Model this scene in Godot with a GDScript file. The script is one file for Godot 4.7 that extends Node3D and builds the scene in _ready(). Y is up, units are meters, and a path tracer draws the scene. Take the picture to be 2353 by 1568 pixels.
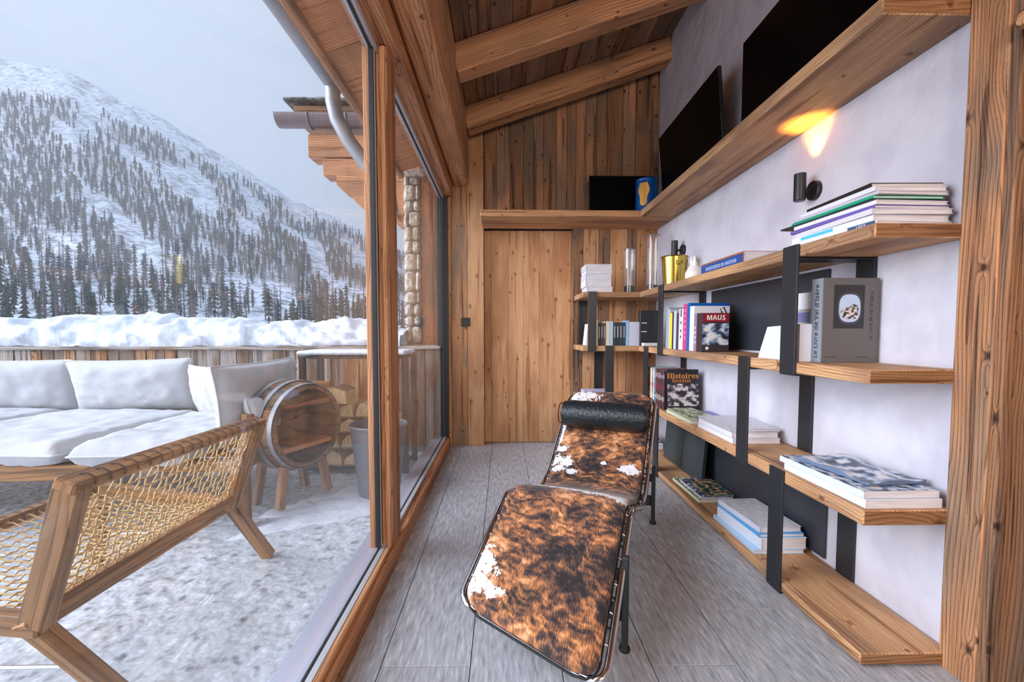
extends Node3D
# A chalet reading corner: glazed wall and snowy terrace, hide chaise, corner shelving.

var M = {}
var taken = {}
var rng = RandomNumberGenerator.new()

# ------------------------------------------------------------------ mesh builder
class MB:
	var v = PackedVector3Array()
	var n = PackedVector3Array()
	var t = PackedVector2Array()
	var c = PackedColorArray()
	var ix = PackedInt32Array()
	var col = Color(1, 1, 1)
	var xf = Transform3D.IDENTITY
	var uvo = Vector2.ZERO
	var swap = false
	func vert(p, nn, u):
		v.append(xf * p)
		n.append((xf.basis * nn).normalized())
		var w = Vector2(u.y, u.x) if swap else u
		t.append(w + uvo)
		c.append(col)
	func tri(a, b, d, ua, ub, ud):
		var nn = (b - a).cross(d - a).normalized()
		var i = v.size()
		vert(a, nn, ua); vert(b, nn, ub); vert(d, nn, ud)
		ix.append_array([i, i + 2, i + 1])
	func quad(a, b, d, e, ua, ub, ud, ue):
		var nn = (d - a).cross(e - b).normalized()
		var i = v.size()
		vert(a, nn, ua); vert(b, nn, ub); vert(d, nn, ud); vert(e, nn, ue)
		ix.append_array([i, i + 2, i + 1, i, i + 3, i + 2])
	func quad_out(q, us, center):
		var nn = (q[2] - q[0]).cross(q[3] - q[1])
		var mid = (q[0] + q[1] + q[2] + q[3]) * 0.25
		if nn.dot(mid - center) < 0:
			quad(q[3], q[2], q[1], q[0], us[3], us[2], us[1], us[0])
		else:
			quad(q[0], q[1], q[2], q[3], us[0], us[1], us[2], us[3])
	func face_uv(p, ax, ga):
		if ax == ga:
			var o = [0, 1, 2]
			o.erase(ga)
			return Vector2(p[o[1]] * 0.9, p[o[0]] * 0.7)
		var u = 3 - ax - ga
		return Vector2(p[u] + (0.37 if ax == 1 else 0.0), p[ga])
	# chamfered box; ga is the axis the grain runs along
	func box(ce, s, bev = 0.0, ga = 1):
		var h = s * 0.5
		bev = min(bev, min(h.x, min(h.y, h.z)) * 0.9)
		for ax in 3:
			var i = (ax + 1) % 3
			var j = (ax + 2) % 3
			for sg in [-1.0, 1.0]:
				var q = []
				var us = []
				for k in [[-1, -1], [1, -1], [1, 1], [-1, 1]]:
					var p = Vector3.ZERO
					p[ax] = sg * h[ax]
					p[i] = k[0] * (h[i] - bev)
					p[j] = k[1] * (h[j] - bev)
					q.append(ce + p)
					us.append(face_uv(ce + p, ax, ga))
				quad_out(q, us, ce)
		if bev <= 0.0:
			return
		for ax in 3:      # edges parallel to ax
			var i = (ax + 1) % 3
			var j = (ax + 2) % 3
			for si in [-1.0, 1.0]:
				for sj in [-1.0, 1.0]:
					var q = []
					var us = []
					for k in [[-1, 0], [1, 0], [1, 1], [-1, 1]]:
						var p = Vector3.ZERO
						p[ax] = k[0] * (h[ax] - bev)
						if k[1] == 0:
							p[i] = si * h[i]
							p[j] = sj * (h[j] - bev)
						else:
							p[i] = si * (h[i] - bev)
							p[j] = sj * h[j]
						q.append(ce + p)
						us.append(face_uv(ce + p, i if ax != i else j, ga))
					quad_out(q, us, ce)
		for sx in [-1.0, 1.0]:
			for sy in [-1.0, 1.0]:
				for sz in [-1.0, 1.0]:
					var a = ce + Vector3(sx * h.x, sy * (h.y - bev), sz * (h.z - bev))
					var b = ce + Vector3(sx * (h.x - bev), sy * h.y, sz * (h.z - bev))
					var d = ce + Vector3(sx * (h.x - bev), sy * (h.y - bev), sz * h.z)
					if (b - a).cross(d - a).dot(a - ce) < 0:
						var sw = b
						b = d
						d = sw
					tri(a, b, d, face_uv(a, 0, ga), face_uv(b, 0, ga), face_uv(d, 0, ga))
	# polygon in the local XY plane, extruded from z0 to z1; ga: 0, 1 or 2
	func prism(poly, z0, z1, ga = 2):
		var area = 0.0
		for k in poly.size():
			var a = poly[k]
			var b = poly[(k + 1) % poly.size()]
			area += a.x * b.y - b.x * a.y
		var pl = poly.duplicate()
		if area < 0:
			pl.reverse()
		var ids = Geometry2D.triangulate_polygon(PackedVector2Array(pl))
		for side in 2:
			var z = z1 if side == 0 else z0
			for k in range(0, ids.size(), 3):
				var a = pl[ids[k]]
				var b = pl[ids[k + 1]]
				var d = pl[ids[k + 2]]
				var cr = (b - a).cross(d - a)
				if (cr < 0) != (side == 1):
					var sw = b
					b = d
					d = sw
				var A = Vector3(a.x, a.y, z)
				var B = Vector3(b.x, b.y, z)
				var D = Vector3(d.x, d.y, z)
				tri(A, B, D, face_uv(A, 2, ga), face_uv(B, 2, ga), face_uv(D, 2, ga))
		var run = 0.0
		for k in pl.size():
			var a = pl[k]
			var b = pl[(k + 1) % pl.size()]
			var L = a.distance_to(b)
			var us
			if ga == 2:
				us = [Vector2(run, z0), Vector2(run + L, z0), Vector2(run + L, z1), Vector2(run, z1)]
			else:
				us = [Vector2(z0, run), Vector2(z0, run + L), Vector2(z1, run + L), Vector2(z1, run)]
			quad(Vector3(a.x, a.y, z0), Vector3(b.x, b.y, z0), Vector3(b.x, b.y, z1), Vector3(a.x, a.y, z1), us[0], us[1], us[2], us[3])
			run += L
	# profile of Vector2(r, y) from bottom to top outside, round the y axis
	func lathe(pf, seg = 24, a0 = 0.0, a1 = TAU):
		var run = 0.0
		for k in pf.size() - 1:
			var p = pf[k]
			var q = pf[k + 1]
			var d = q - p
			if d.length() < 1e-6:
				continue
			var nn = Vector2(d.y, -d.x).normalized()
			for s in seg:
				var i = v.size()
				for e in [[s, p, run], [s + 1, p, run], [s + 1, q, run + d.length()], [s, q, run + d.length()]]:
					var an = a0 + (a1 - a0) * e[0] / seg
					var dir = Vector3(cos(an), 0, -sin(an))
					vert(dir * e[1].x + Vector3(0, e[1].y, 0), dir * nn.x + Vector3(0, nn.y, 0), Vector2(an * max(p.x, q.x), e[2]))
				ix.append_array([i, i + 2, i + 1, i, i + 3, i + 2])
			run += d.length()
	# tube along points; r number or array
	func tube(pts, r, seg = 8, closed = false):
		var N = pts.size()
		var up = Vector3.UP
		var rings = []
		var prev = Vector3.ZERO
		var run = 0.0
		for k in N:
			var d
			if closed:
				d = (pts[(k + 1) % N] - pts[(k + N - 1) % N]).normalized()
			else:
				d = (pts[min(k + 1, N - 1)] - pts[max(k - 1, 0)]).normalized()
			if k == 0:
				up = Vector3.UP if abs(d.y) < 0.9 else Vector3.RIGHT
				prev = d.cross(up).normalized()
			prev = (prev - d * prev.dot(d)).normalized()
			var b = d.cross(prev)
			if k > 0:
				run += pts[k].distance_to(pts[k - 1])
			var rr = r[k] if r is Array else r
			var i0 = v.size()
			for s in seg + 1:
				var an = TAU * s / seg
				var dir = prev * cos(an) + b * sin(an)
				vert(pts[k] + dir * rr, dir, Vector2(an * rr, run))
			rings.append(i0)
		var last = N if closed else N - 1
		for k in last:
			var a = rings[k]
			var b2 = rings[(k + 1) % N]
			for s in seg:
				ix.append_array([a + s, b2 + s, a + s + 1, a + s + 1, b2 + s, b2 + s + 1])
		if not closed:
			for e in [0, N - 1]:
				var d = (pts[1] - pts[0]).normalized() * -1.0 if e == 0 else (pts[N - 1] - pts[N - 2]).normalized()
				var i0 = v.size()
				for s in seg:
					v.append(v[rings[e] + s]); n.append((xf.basis * d).normalized()); t.append(t[rings[e] + s]); c.append(col)
				for s in range(1, seg - 1):
					if e == 0:
						ix.append_array([i0, i0 + s, i0 + s + 1])
					else:
						ix.append_array([i0, i0 + s + 1, i0 + s])
	# smooth surface from rows of points; normals point to the side of (d/dj x d/di) * sgn
	func grid(P, U, sgn = 1.0, wrap = false):
		var R = P.size()
		var C = P[0].size()
		var i0 = v.size()
		for i in R:
			for j in C:
				var du = P[min(i + 1, R - 1)][j] - P[max(i - 1, 0)][j]
				var j1 = (j + 1) if j < C - 1 else (1 if wrap else j)
				var j0 = (j - 1) if j > 0 else (C - 2 if wrap else j)
				var dv = P[i][j1] - P[i][j0]
				var nn = dv.cross(du) * sgn
				if nn.length() < 1e-12:
					nn = Vector3.UP
				vert(P[i][j], nn.normalized(), U[i][j])
		for i in R - 1:
			for j in C - 1:
				var a = i0 + i * C + j
				if sgn > 0:
					ix.append_array([a, a + C, a + 1, a + 1, a + C, a + C + 1])
				else:
					ix.append_array([a, a + 1, a + C, a + 1, a + C + 1, a + C])
	func mesh():
		var arr = []
		arr.resize(Mesh.ARRAY_MAX)
		arr[Mesh.ARRAY_VERTEX] = v
		arr[Mesh.ARRAY_NORMAL] = n
		arr[Mesh.ARRAY_TEX_UV] = t
		arr[Mesh.ARRAY_COLOR] = c
		arr[Mesh.ARRAY_INDEX] = ix
		var m = ArrayMesh.new()
		m.add_surface_from_arrays(Mesh.PRIMITIVE_TRIANGLES, arr)
		return m

# ------------------------------------------------------------------ scene helpers
func numbered(nm):
	if not taken.has(nm):
		taken[nm] = 0
		return nm
	taken[nm] += 1
	return "%s_%03d" % [nm, taken[nm]]

func put(mb, nm, mat, parent):
	var o = MeshInstance3D.new()
	o.name = numbered(nm) if parent == self else nm
	o.mesh = mb if mb is Mesh else mb.mesh()
	o.mesh.surface_set_material(0, mat)
	parent.add_child(o, true)
	return o

func tag(o, label, cat, group = ""):
	o.set_meta("label", label)
	o.set_meta("category", cat)
	if group != "":
		o.set_meta("group", group)
	return o

func thing(nm, label, cat, at = Vector3.ZERO, turn = 0.0, group = ""):
	var o = Node3D.new()
	o.name = numbered(nm)
	add_child(o)
	o.position = at
	o.rotation.y = turn
	return tag(o, label, cat, group)

func structure(nm):
	var o = Node3D.new()
	o.name = numbered(nm)
	add_child(o)
	o.set_meta("kind", "structure")
	return o

func rnd(a, b):
	return rng.randf_range(a, b)

func tint(lo, hi, warm = 0.06):
	var k = rnd(lo, hi)
	var w = rnd(-warm, warm)
	return Color(k * (1 + w), k, k * (1 - w))

# one plank as a part of its own
func board(parent, nm, ce, s, mat, col, ga = 1, bev = 0.002):
	var b = MB.new()
	b.col = col
	b.uvo = Vector2(rnd(0, 1), rnd(0, 2))
	b.box(ce, s, bev, ga)
	return put(b, nm, mat, parent)

func part_box(parent, nm, ce, s, mat, bev = 0.002, ga = 1):
	return board(parent, nm, ce, s, mat, Color(1, 1, 1), ga, bev)

func part_tube(parent, nm, pts, r, mat, seg = 8, closed = false):
	var b = MB.new()
	b.tube(pts, r, seg, closed)
	return put(b, nm, mat, parent)

func part_lathe(parent, nm, at, pf, mat, seg = 24):
	var b = MB.new()
	b.xf = Transform3D(Basis(), at)
	b.lathe(pf, seg)
	return put(b, nm, mat, parent)

# ------------------------------------------------------------------ textures
func field(sd, w, h, fr, W, H, oct = 3):
	var f = FastNoiseLite.new()
	f.seed = sd
	f.noise_type = FastNoiseLite.TYPE_SIMPLEX_SMOOTH
	f.frequency = fr
	f.fractal_octaves = oct
	var im = f.get_seamless_image(w, h)
	im.convert(Image.FORMAT_L8)
	if w != W or h != H:
		# stretched as a tile among its repeats, so that the edges still meet
		var nine = Image.create_empty(w * 3, h * 3, false, Image.FORMAT_L8)
		for i in 3:
			for j in 3:
				nine.blit_rect(im, Rect2i(0, 0, w, h), Vector2i(i * w, j * h))
		nine.resize(W * 3, H * 3, Image.INTERPOLATE_CUBIC)
		im = nine.get_region(Rect2i(W, H, W, H))
	return im.get_data()

func tex(data, W, H, fmt = Image.FORMAT_RGB8):
	return ImageTexture.create_from_image(Image.create_from_data(W, H, false, fmt, data))

# 1 m across by 2 m along; returns [colour, height]
func wood_tex(sd, dark, mid, light, grey, rings, wave, greys, knots, W = 1024, H = 512):
	var fine = field(sd, W, 20, 0.3, W, H, 2)
	var streak = field(sd + 1, 128, 8, 0.11, W, H, 3)
	var warp8 = field(sd + 2, 40, 20, 0.06, W, H, 2)
	var blot = field(sd + 3, 48, 24, 0.07, W, H, 3)
	var g = RandomNumberGenerator.new()
	g.seed = sd
	var warp = PackedFloat32Array()
	warp.resize(W * H)
	var core = PackedFloat32Array()
	core.resize(W * H)
	for i in W * H:
		warp[i] = warp8[i] / 255.0
	for k in knots:
		var kx = g.randi_range(0, W - 1)
		var ky = g.randi_range(0, H - 1)
		var r = g.randf_range(5, 13)
		var R = int(r * 5)
		for dy in range(-R / 2, R / 2):
			for dx in range(-R, R):
				var d2 = (dx * dx) / (r * r) + (dy * dy) / (r * r * 0.16)
				if d2 < 12.0:
					var q = ((ky + dy + H) % H) * W + (kx + dx + W) % W
					warp[q] += (0.35 if dx > 0 else -0.35) * exp(-d2 * 0.35) * 4.0 / wave
					core[q] = max(core[q], exp(-d2 * 1.1))
	var px = PackedByteArray()
	px.resize(W * H * 3)
	var hp = PackedByteArray()
	hp.resize(W * H)
	for y in H:
		for x in W:
			var i = y * W + x
			var f = float(x) / W * rings + warp[i] * wave
			f -= floor(f)
			var late = f * f * f
			var st = streak[i] / 255.0
			var fi = fine[i] / 255.0
			var a = clamp(0.25 + 0.75 * st + 0.35 * (fi - 0.5), 0.0, 1.0)
			var r_ = mid.r + (light.r - mid.r) * a
			var g_ = mid.g + (light.g - mid.g) * a
			var b_ = mid.b + (light.b - mid.b) * a
			var gm = clamp((blot[i] / 255.0 - 0.5) * 3.0 + greys, 0.0, 1.0) * 0.85
			r_ += (grey.r - r_) * gm
			g_ += (grey.g - g_) * gm
			b_ += (grey.b - b_) * gm
			var dk = clamp(late * 0.62 + (0.4 if st < 0.24 else 0.0) + core[i] * 0.9 + (0.5 - fi) * 0.8, 0.0, 1.0)
			r_ += (dark.r - r_) * dk
			g_ += (dark.g - g_) * dk
			b_ += (dark.b - b_) * dk
			px[i * 3] = int(clamp(r_, 0, 1) * 255)
			px[i * 3 + 1] = int(clamp(g_, 0, 1) * 255)
			px[i * 3 + 2] = int(clamp(b_, 0, 1) * 255)
			hp[i] = int(clamp(0.75 - dk * 0.6 + (fi - 0.5) * 0.3, 0, 1) * 255)
	return [tex(px, W, H), tex(hp, W, H, Image.FORMAT_L8)]

func c8(r, g, b):
	return Color(r / 255.0, g / 255.0, b / 255.0)

func wood_mat(tx, rough = 0.6, relief = 0.12):
	var m = StandardMaterial3D.new()
	m.albedo_texture = tx[0]
	m.vertex_color_use_as_albedo = true
	m.roughness = rough
	m.metallic_specular = 0.35
	m.heightmap_enabled = true
	m.heightmap_texture = tx[1]
	m.heightmap_scale = relief
	m.uv1_scale = Vector3(1, 0.5, 1)
	return m

func plain(col, rough = 0.6, metal = 0.0, spec = 0.5):
	var m = StandardMaterial3D.new()
	m.albedo_color = col
	m.roughness = rough
	m.metallic = metal
	m.metallic_specular = spec
	m.vertex_color_use_as_albedo = true
	return m

# two or more colours mixed by noise over a W x H sheet
func blotch_tex(sd, cols, fr, W = 256, H = 256, sx = 1, sy = 1, oct = 4, contrast = 1.6):
	var f = field(sd, W / sx, H / sy, fr, W, H, oct)
	var px = PackedByteArray()
	px.resize(W * H * 3)
	var n = cols.size() - 1
	for i in W * H:
		var a = clamp((f[i] / 255.0 - 0.5) * contrast + 0.5, 0.0, 0.9999) * n
		var k = int(a)
		var cc = cols[k].lerp(cols[k + 1], a - k)
		px[i * 3] = int(cc.r * 255)
		px[i * 3 + 1] = int(cc.g * 255)
		px[i * 3 + 2] = int(cc.b * 255)
	return tex(px, W, H)

func noise_tex(sd, fr, W = 256, H = 256, sx = 1, sy = 1, oct = 4):
	return tex(field(sd, W / sx, H / sy, fr, W, H, oct), W, H, Image.FORMAT_L8)

func tri_mat(tx, scale, rough, bump = null, relief = 0.3):
	var m = StandardMaterial3D.new()
	m.albedo_texture = tx
	m.roughness = rough
	m.vertex_color_use_as_albedo = true
	m.uv1_triplanar = true
	m.uv1_world_triplanar = true
	m.uv1_scale = scale
	if bump:
		m.heightmap_enabled = true
		m.heightmap_texture = bump
		m.heightmap_scale = relief
	return m

func hide_tex():
	var W = 512
	var H = 1024
	var n1 = FastNoiseLite.new()
	n1.seed = 71
	n1.noise_type = FastNoiseLite.TYPE_SIMPLEX_SMOOTH
	n1.frequency = 1.0
	n1.fractal_octaves = 3
	var n2 = n1.duplicate()
	n2.seed = 72
	n2.fractal_octaves = 2
	var hair = field(73, 512, 200, 0.28, W, H, 2)
	var stops = [c8(34, 29, 32), c8(54, 43, 43), c8(94, 66, 51), c8(144, 94, 60), c8(184, 122, 74), c8(202, 162, 128)]
	# white patches: centre u, v (0 foot .. 1 head), radii
	var white = [[0.0, 0.075, 0.17, 0.06], [0.20, 0.045, 0.10, 0.016], [0.5, 0.352, 0.62, 0.014], [0.97, 0.355, 0.12, 0.022],
		[0.02, 0.70, 0.10, 0.022], [0.14, 0.695, 0.10, 0.02], [0.10, 0.665, 0.10, 0.014], [0.25, 0.655, 0.08, 0.012], [0.06, 0.74, 0.08, 0.012], [0.86, 0.69, 0.11, 0.017],
		[0.58, 0.70, 0.03, 0.006], [0.1, 0.965, 0.26, 0.03], [0.01, 0.82, 0.03, 0.08]]
	var px = PackedByteArray()
	px.resize(W * H * 3)
	for y in H:
		var vv = float(y) / H
		for x in W:
			var i = y * W + x
			var u = float(x) / W
			var wv = 0.5 * n1.get_noise_2d(u * 2.5 + 9.0, vv * 7.0)
			var low = n1.get_noise_2d(u * 1.3, vv * 4.2)
			var mid = n2.get_noise_2d(u * 3.6 + wv, vv * 20.0 + wv * 0.9)
			var fin = n2.get_noise_2d(u * 11.0 + wv, vv * 74.0 + wv * 2.0)
			var ha = hair[i] / 255.0
			var a = clamp(0.39 + low * 0.42 + mid * 0.42 + fin * 0.38 + (ha - 0.5) * 0.65, 0.0, 0.999) * 5.0
			var k = int(a)
			var cc = stops[k].lerp(stops[k + 1], a - k)
			var e = n1.get_noise_2d(u * 9.0, vv * 32.0) * 1.3 + n2.get_noise_2d(u * 30.0, vv * 100.0) * 0.7 + (ha - 0.5) * 0.7
			var wm = 0.0
			for w in white:
				var du = (u - w[0]) / w[2]
				if du > 2 or du < -2:
					continue
				var dv = (vv - w[1]) / w[3]
				if dv > 2 or dv < -2:
					continue
				wm = max(wm, 1.0 - (du * du + dv * dv) + e)
			if wm > 0.0:
				cc = cc.lerp(c8(206, 206, 210), clamp(wm * 5.0, 0, 1))
			px[i * 3] = int(cc.r * 255)
			px[i * 3 + 1] = int(cc.g * 255)
			px[i * 3 + 2] = int(cc.b * 255)
	return [tex(px, W, H), tex(hair, W, H, Image.FORMAT_L8)]

# ------------------------------------------------------------------ materials
func make_materials():
	M.beam = wood_mat(wood_tex(11, c8(110, 68, 43), c8(192, 132, 92), c8(222, 170, 127), c8(178, 134, 102), 58, 5.0, 0.1, 26), 0.55, 0.10)
	M.old = wood_mat(wood_tex(23, c8(60, 40, 30), c8(152, 106, 76), c8(206, 154, 112), c8(146, 122, 103), 84, 5.0, 0.3, 40), 0.65, 0.14)
	M.light = wood_mat(wood_tex(37, c8(126, 82, 50), c8(200, 148, 104), c8(222, 176, 132), c8(188, 136, 96), 90, 5.0, 0.1, 46), 0.6, 0.06)
	M.shelf = wood_mat(wood_tex(41, c8(108, 70, 44), c8(190, 142, 100), c8(220, 178, 134), c8(156, 122, 96), 76, 6.0, 0.15, 22), 0.55, 0.08)
	M.fence = wood_mat(wood_tex(53, c8(66, 56, 52), c8(176, 164, 156), c8(222, 212, 204), c8(146, 112, 86), 60, 4.0, 0.05, 24), 0.8, 0.16)
	M.teak = wood_mat(wood_tex(67, c8(80, 50, 26), c8(146, 98, 54), c8(178, 128, 78), c8(140, 106, 74), 40, 3.0, 0.1, 6), 0.45, 0.04)
	var hd = hide_tex()
	M.hide = plain(Color.WHITE, 0.62, 0.0, 0.3)
	M.hide.albedo_texture = hd[0]
	M.hide.heightmap_enabled = true
	M.hide.heightmap_texture = hd[1]
	M.hide.heightmap_scale = 0.12
	M.hide.rim_enabled = true
	M.hide.rim = 0.3
	M.black_steel = plain(c8(34, 37, 42), 0.42, 0.0, 0.5)
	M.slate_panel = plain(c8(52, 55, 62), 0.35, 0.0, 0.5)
	M.black_gloss = plain(c8(5, 5, 7), 0.3, 0.0, 0.16)
	M.black_plastic = plain(c8(20, 20, 22), 0.4)
	M.chrome = plain(c8(210, 212, 216), 0.12, 1.0)
	M.leather = tri_mat(blotch_tex(301, [c8(22, 26, 30), c8(34, 40, 46)], 0.05), Vector3(3, 3, 3), 0.34, noise_tex(302, 0.06), 0.25)
	M.rubber = plain(c8(14, 14, 15), 0.7)
	M.plaster = tri_mat(blotch_tex(311, [c8(196, 195, 206), c8(205, 204, 214), c8(210, 209, 219)], 0.012, 512, 512), Vector3(0.5, 0.5, 0.5), 0.85, noise_tex(312, 0.02, 512, 512), 0.7)
	var st = []
	for k in 4:
		st.append(tri_mat(blotch_tex(320 + k, [c8(138, 143, 150), c8(158, 163, 171), c8(166, 171, 179), c8(174, 179, 187), c8(196, 200, 207)], 0.06, 512, 512, 1, 4, 7, 1.3), Vector3(1.7, 1.7, 1.1), 0.27, noise_tex(330 + k, 0.09, 512, 512, 1, 4, 5), 0.10))
	for m in st:
		m.metallic_specular = 0.7
	M.tile = st
	M.grout = plain(c8(92, 94, 98), 0.9)
	M.terrace = tri_mat(blotch_tex(341, [c8(120, 122, 126), c8(170, 176, 182), c8(204, 212, 220), c8(190, 196, 202), c8(224, 230, 238), c8(206, 212, 220)], 0.035, 1024, 1024, 1, 1, 8, 1.2), Vector3(0.36, 0.36, 0.36), 0.35, noise_tex(342, 0.06, 512, 512, 1, 1, 5), 1.0)
	M.snow = tri_mat(blotch_tex(351, [c8(206, 213, 225), c8(222, 228, 238)], 0.03), Vector3(0.8, 0.8, 0.8), 0.9, noise_tex(352, 0.03), 1.0)
	M.canvas = tri_mat(blotch_tex(361, [c8(188, 189, 192), c8(194, 195, 198)], 0.2), Vector3(4, 4, 4), 0.9, noise_tex(362, 0.3, 256, 256, 1, 1, 2), 0.05)
	M.piping = plain(c8(205, 204, 204), 0.85)
	M.rope = plain(c8(206, 170, 116), 0.8)
	M.stone = tri_mat(blotch_tex(371, [c8(142, 132, 118), c8(188, 180, 166), c8(214, 206, 192)], 0.03), Vector3(1.6, 1.6, 1.6), 0.9, noise_tex(372, 0.04), 1.2)
	M.mortar = plain(c8(120, 114, 106), 0.95)
	M.lauze = tri_mat(blotch_tex(381, [c8(64, 66, 66), c8(100, 102, 100), c8(128, 132, 130)], 0.04), Vector3(1.2, 1.2, 1.2), 0.85, noise_tex(382, 0.04), 1.0)
	M.copper = plain(c8(128, 112, 112), 0.45, 0.6, 0.5)
	M.zinc = plain(c8(150, 152, 156), 0.5, 0.5, 0.5)
	M.bucket = plain(c8(104, 110, 120), 0.5, 0.3, 0.5)
	M.bark = tri_mat(blotch_tex(391, [c8(112, 84, 58), c8(154, 128, 100)], 0.06), Vector3(4, 4, 4), 0.9)
	M.split = tri_mat(blotch_tex(393, [c8(204, 166, 118), c8(232, 204, 160)], 0.05, 256, 256, 1, 4), Vector3(3, 3, 3), 0.8)
	M.gold = plain(c8(196, 172, 84), 0.16, 1.0, 0.6)
	M.enamel = plain(c8(18, 88, 168), 0.18, 0.2, 0.6)
	M.glass = StandardMaterial3D.new()
	M.glass.transparency = BaseMaterial3D.TRANSPARENCY_ALPHA
	M.glass.albedo_color = Color(0.9, 0.96, 0.95, 0.03)
	M.glass.roughness = 0.0
	M.glass.metallic_specular = 0.4
	M.vase = StandardMaterial3D.new()
	M.vase.transparency = BaseMaterial3D.TRANSPARENCY_ALPHA
	M.vase.albedo_color = Color(0.92, 0.95, 0.95, 0.03)
	M.vase.roughness = 0.02
	M.seal = plain(c8(24, 24, 26), 0.6)
	M.spacer = plain(c8(196, 200, 208), 0.4, 0.3)
	M.paper = tri_mat(blotch_tex(401, [c8(196, 194, 200), c8(232, 231, 236)], 0.2, 64, 256, 8, 1), Vector3(3, 7, 3), 0.9)
	M.cover = plain(Color.WHITE, 0.4, 0.0, 0.45)
	M.print_photo = []
	var pals = [[c8(40, 42, 50), c8(96, 118, 150), c8(196, 208, 226), c8(226, 222, 214)], [c8(40, 34, 44), c8(150, 120, 170), c8(216, 208, 226)],
		[c8(16, 52, 60), c8(30, 96, 84), c8(150, 84, 56), c8(206, 186, 150)], [c8(70, 74, 70), c8(150, 170, 110), c8(224, 220, 210)],
		[c8(22, 20, 22), c8(90, 84, 84), c8(196, 184, 182), c8(210, 206, 206)], [c8(190, 190, 198), c8(206, 206, 214), c8(214, 214, 222)], [c8(90, 130, 190), c8(170, 200, 230), c8(235, 240, 246)]]
	for k in pals.size():
		var m = plain(Color.WHITE, 0.35)
		m.albedo_texture = blotch_tex(410 + k, pals[k], 0.035, 128, 128, 1, 1, 4, 1.9)
		m.uv1_scale = Vector3(4.5, 4.5, 1)
		M.print_photo.append(m)
	M.needles = plain(Color.WHITE, 0.9, 0.0, 0.2)
	M.white_gloss = plain(c8(232, 230, 226), 0.25)
	M.globe = plain(c8(255, 244, 230), 0.4)  # glow of the added fill lamps
	M.globe.emission_enabled = true
	M.globe.emission = c8(255, 232, 206)
	M.globe.emission_energy_multiplier = 2.0
	M.bulb = plain(c8(255, 220, 150), 0.5)
	M.bulb.emission_enabled = true
	M.bulb.emission = c8(255, 190, 90)
	M.bulb.emission_energy_multiplier = 6.0

# ------------------------------------------------------------------ camera, sky, sun
func make_view():
	var f = 1020.0
	var cy = 763.0 + f * f / 20000.0
	var cam = Camera3D.new()
	cam.name = "camera"
	add_child(cam)
	cam.position = Vector3(0, 1.12, 0)
	cam.rotation = Vector3(-atan(f / 20000.0), -atan(19.5 / f), 0)
	cam.projection = Camera3D.PROJECTION_FRUSTUM
	cam.near = 0.05
	cam.far = 2000.0
	cam.size = 0.05 * 1568.0 / f
	cam.frustum_offset = Vector2(0, 0.05 * (cy - 784.0) / f)
	cam.current = true

	var env = Environment.new()
	env.tonemap_mode = Environment.TONE_MAPPER_LINEAR
	env.tonemap_exposure = 1.0
	env.background_energy_multiplier = 1.26
	env.background_mode = Environment.BG_SKY
	var sm = ProceduralSkyMaterial.new()
	sm.sky_top_color = c8(196, 216, 246)
	sm.sky_horizon_color = c8(208, 226, 250)
	sm.sky_curve = 0.25
	sm.ground_horizon_color = c8(214, 222, 236)
	sm.ground_bottom_color = c8(200, 208, 222)
	sm.sun_angle_max = 1.0
	var sky = Sky.new()
	sky.sky_material = sm
	env.sky = sky
	env.sdfgi_enabled = true
	env.ssao_enabled = true
	env.ssil_enabled = true
	env.volumetric_fog_enabled = true
	env.volumetric_fog_density = 0.0
	var we = WorldEnvironment.new()
	we.name = "world_environment"
	we.environment = env
	add_child(we)

	# daylight filtered by the overcast: broad, soft, from beyond the terrace and a little behind the viewer
	var sun = DirectionalLight3D.new()
	sun.name = "overcast_sun"
	add_child(sun)
	sun.look_at_from_position(Vector3.ZERO, Vector3(0.86, -0.38, -0.26), Vector3.UP)
	sun.light_color = c8(238, 243, 255)
	sun.light_energy = 2.75
	sun.light_angular_distance = 64.0
	sun.shadow_enabled = true
	sun.sky_mode = DirectionalLight3D.SKY_MODE_LIGHT_ONLY

# ------------------------------------------------------------------ room shell
const SL = 0.343          # slope of the roof
func rafter_under(x):
	return 2.93 + SL * (x + 0.33)

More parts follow.
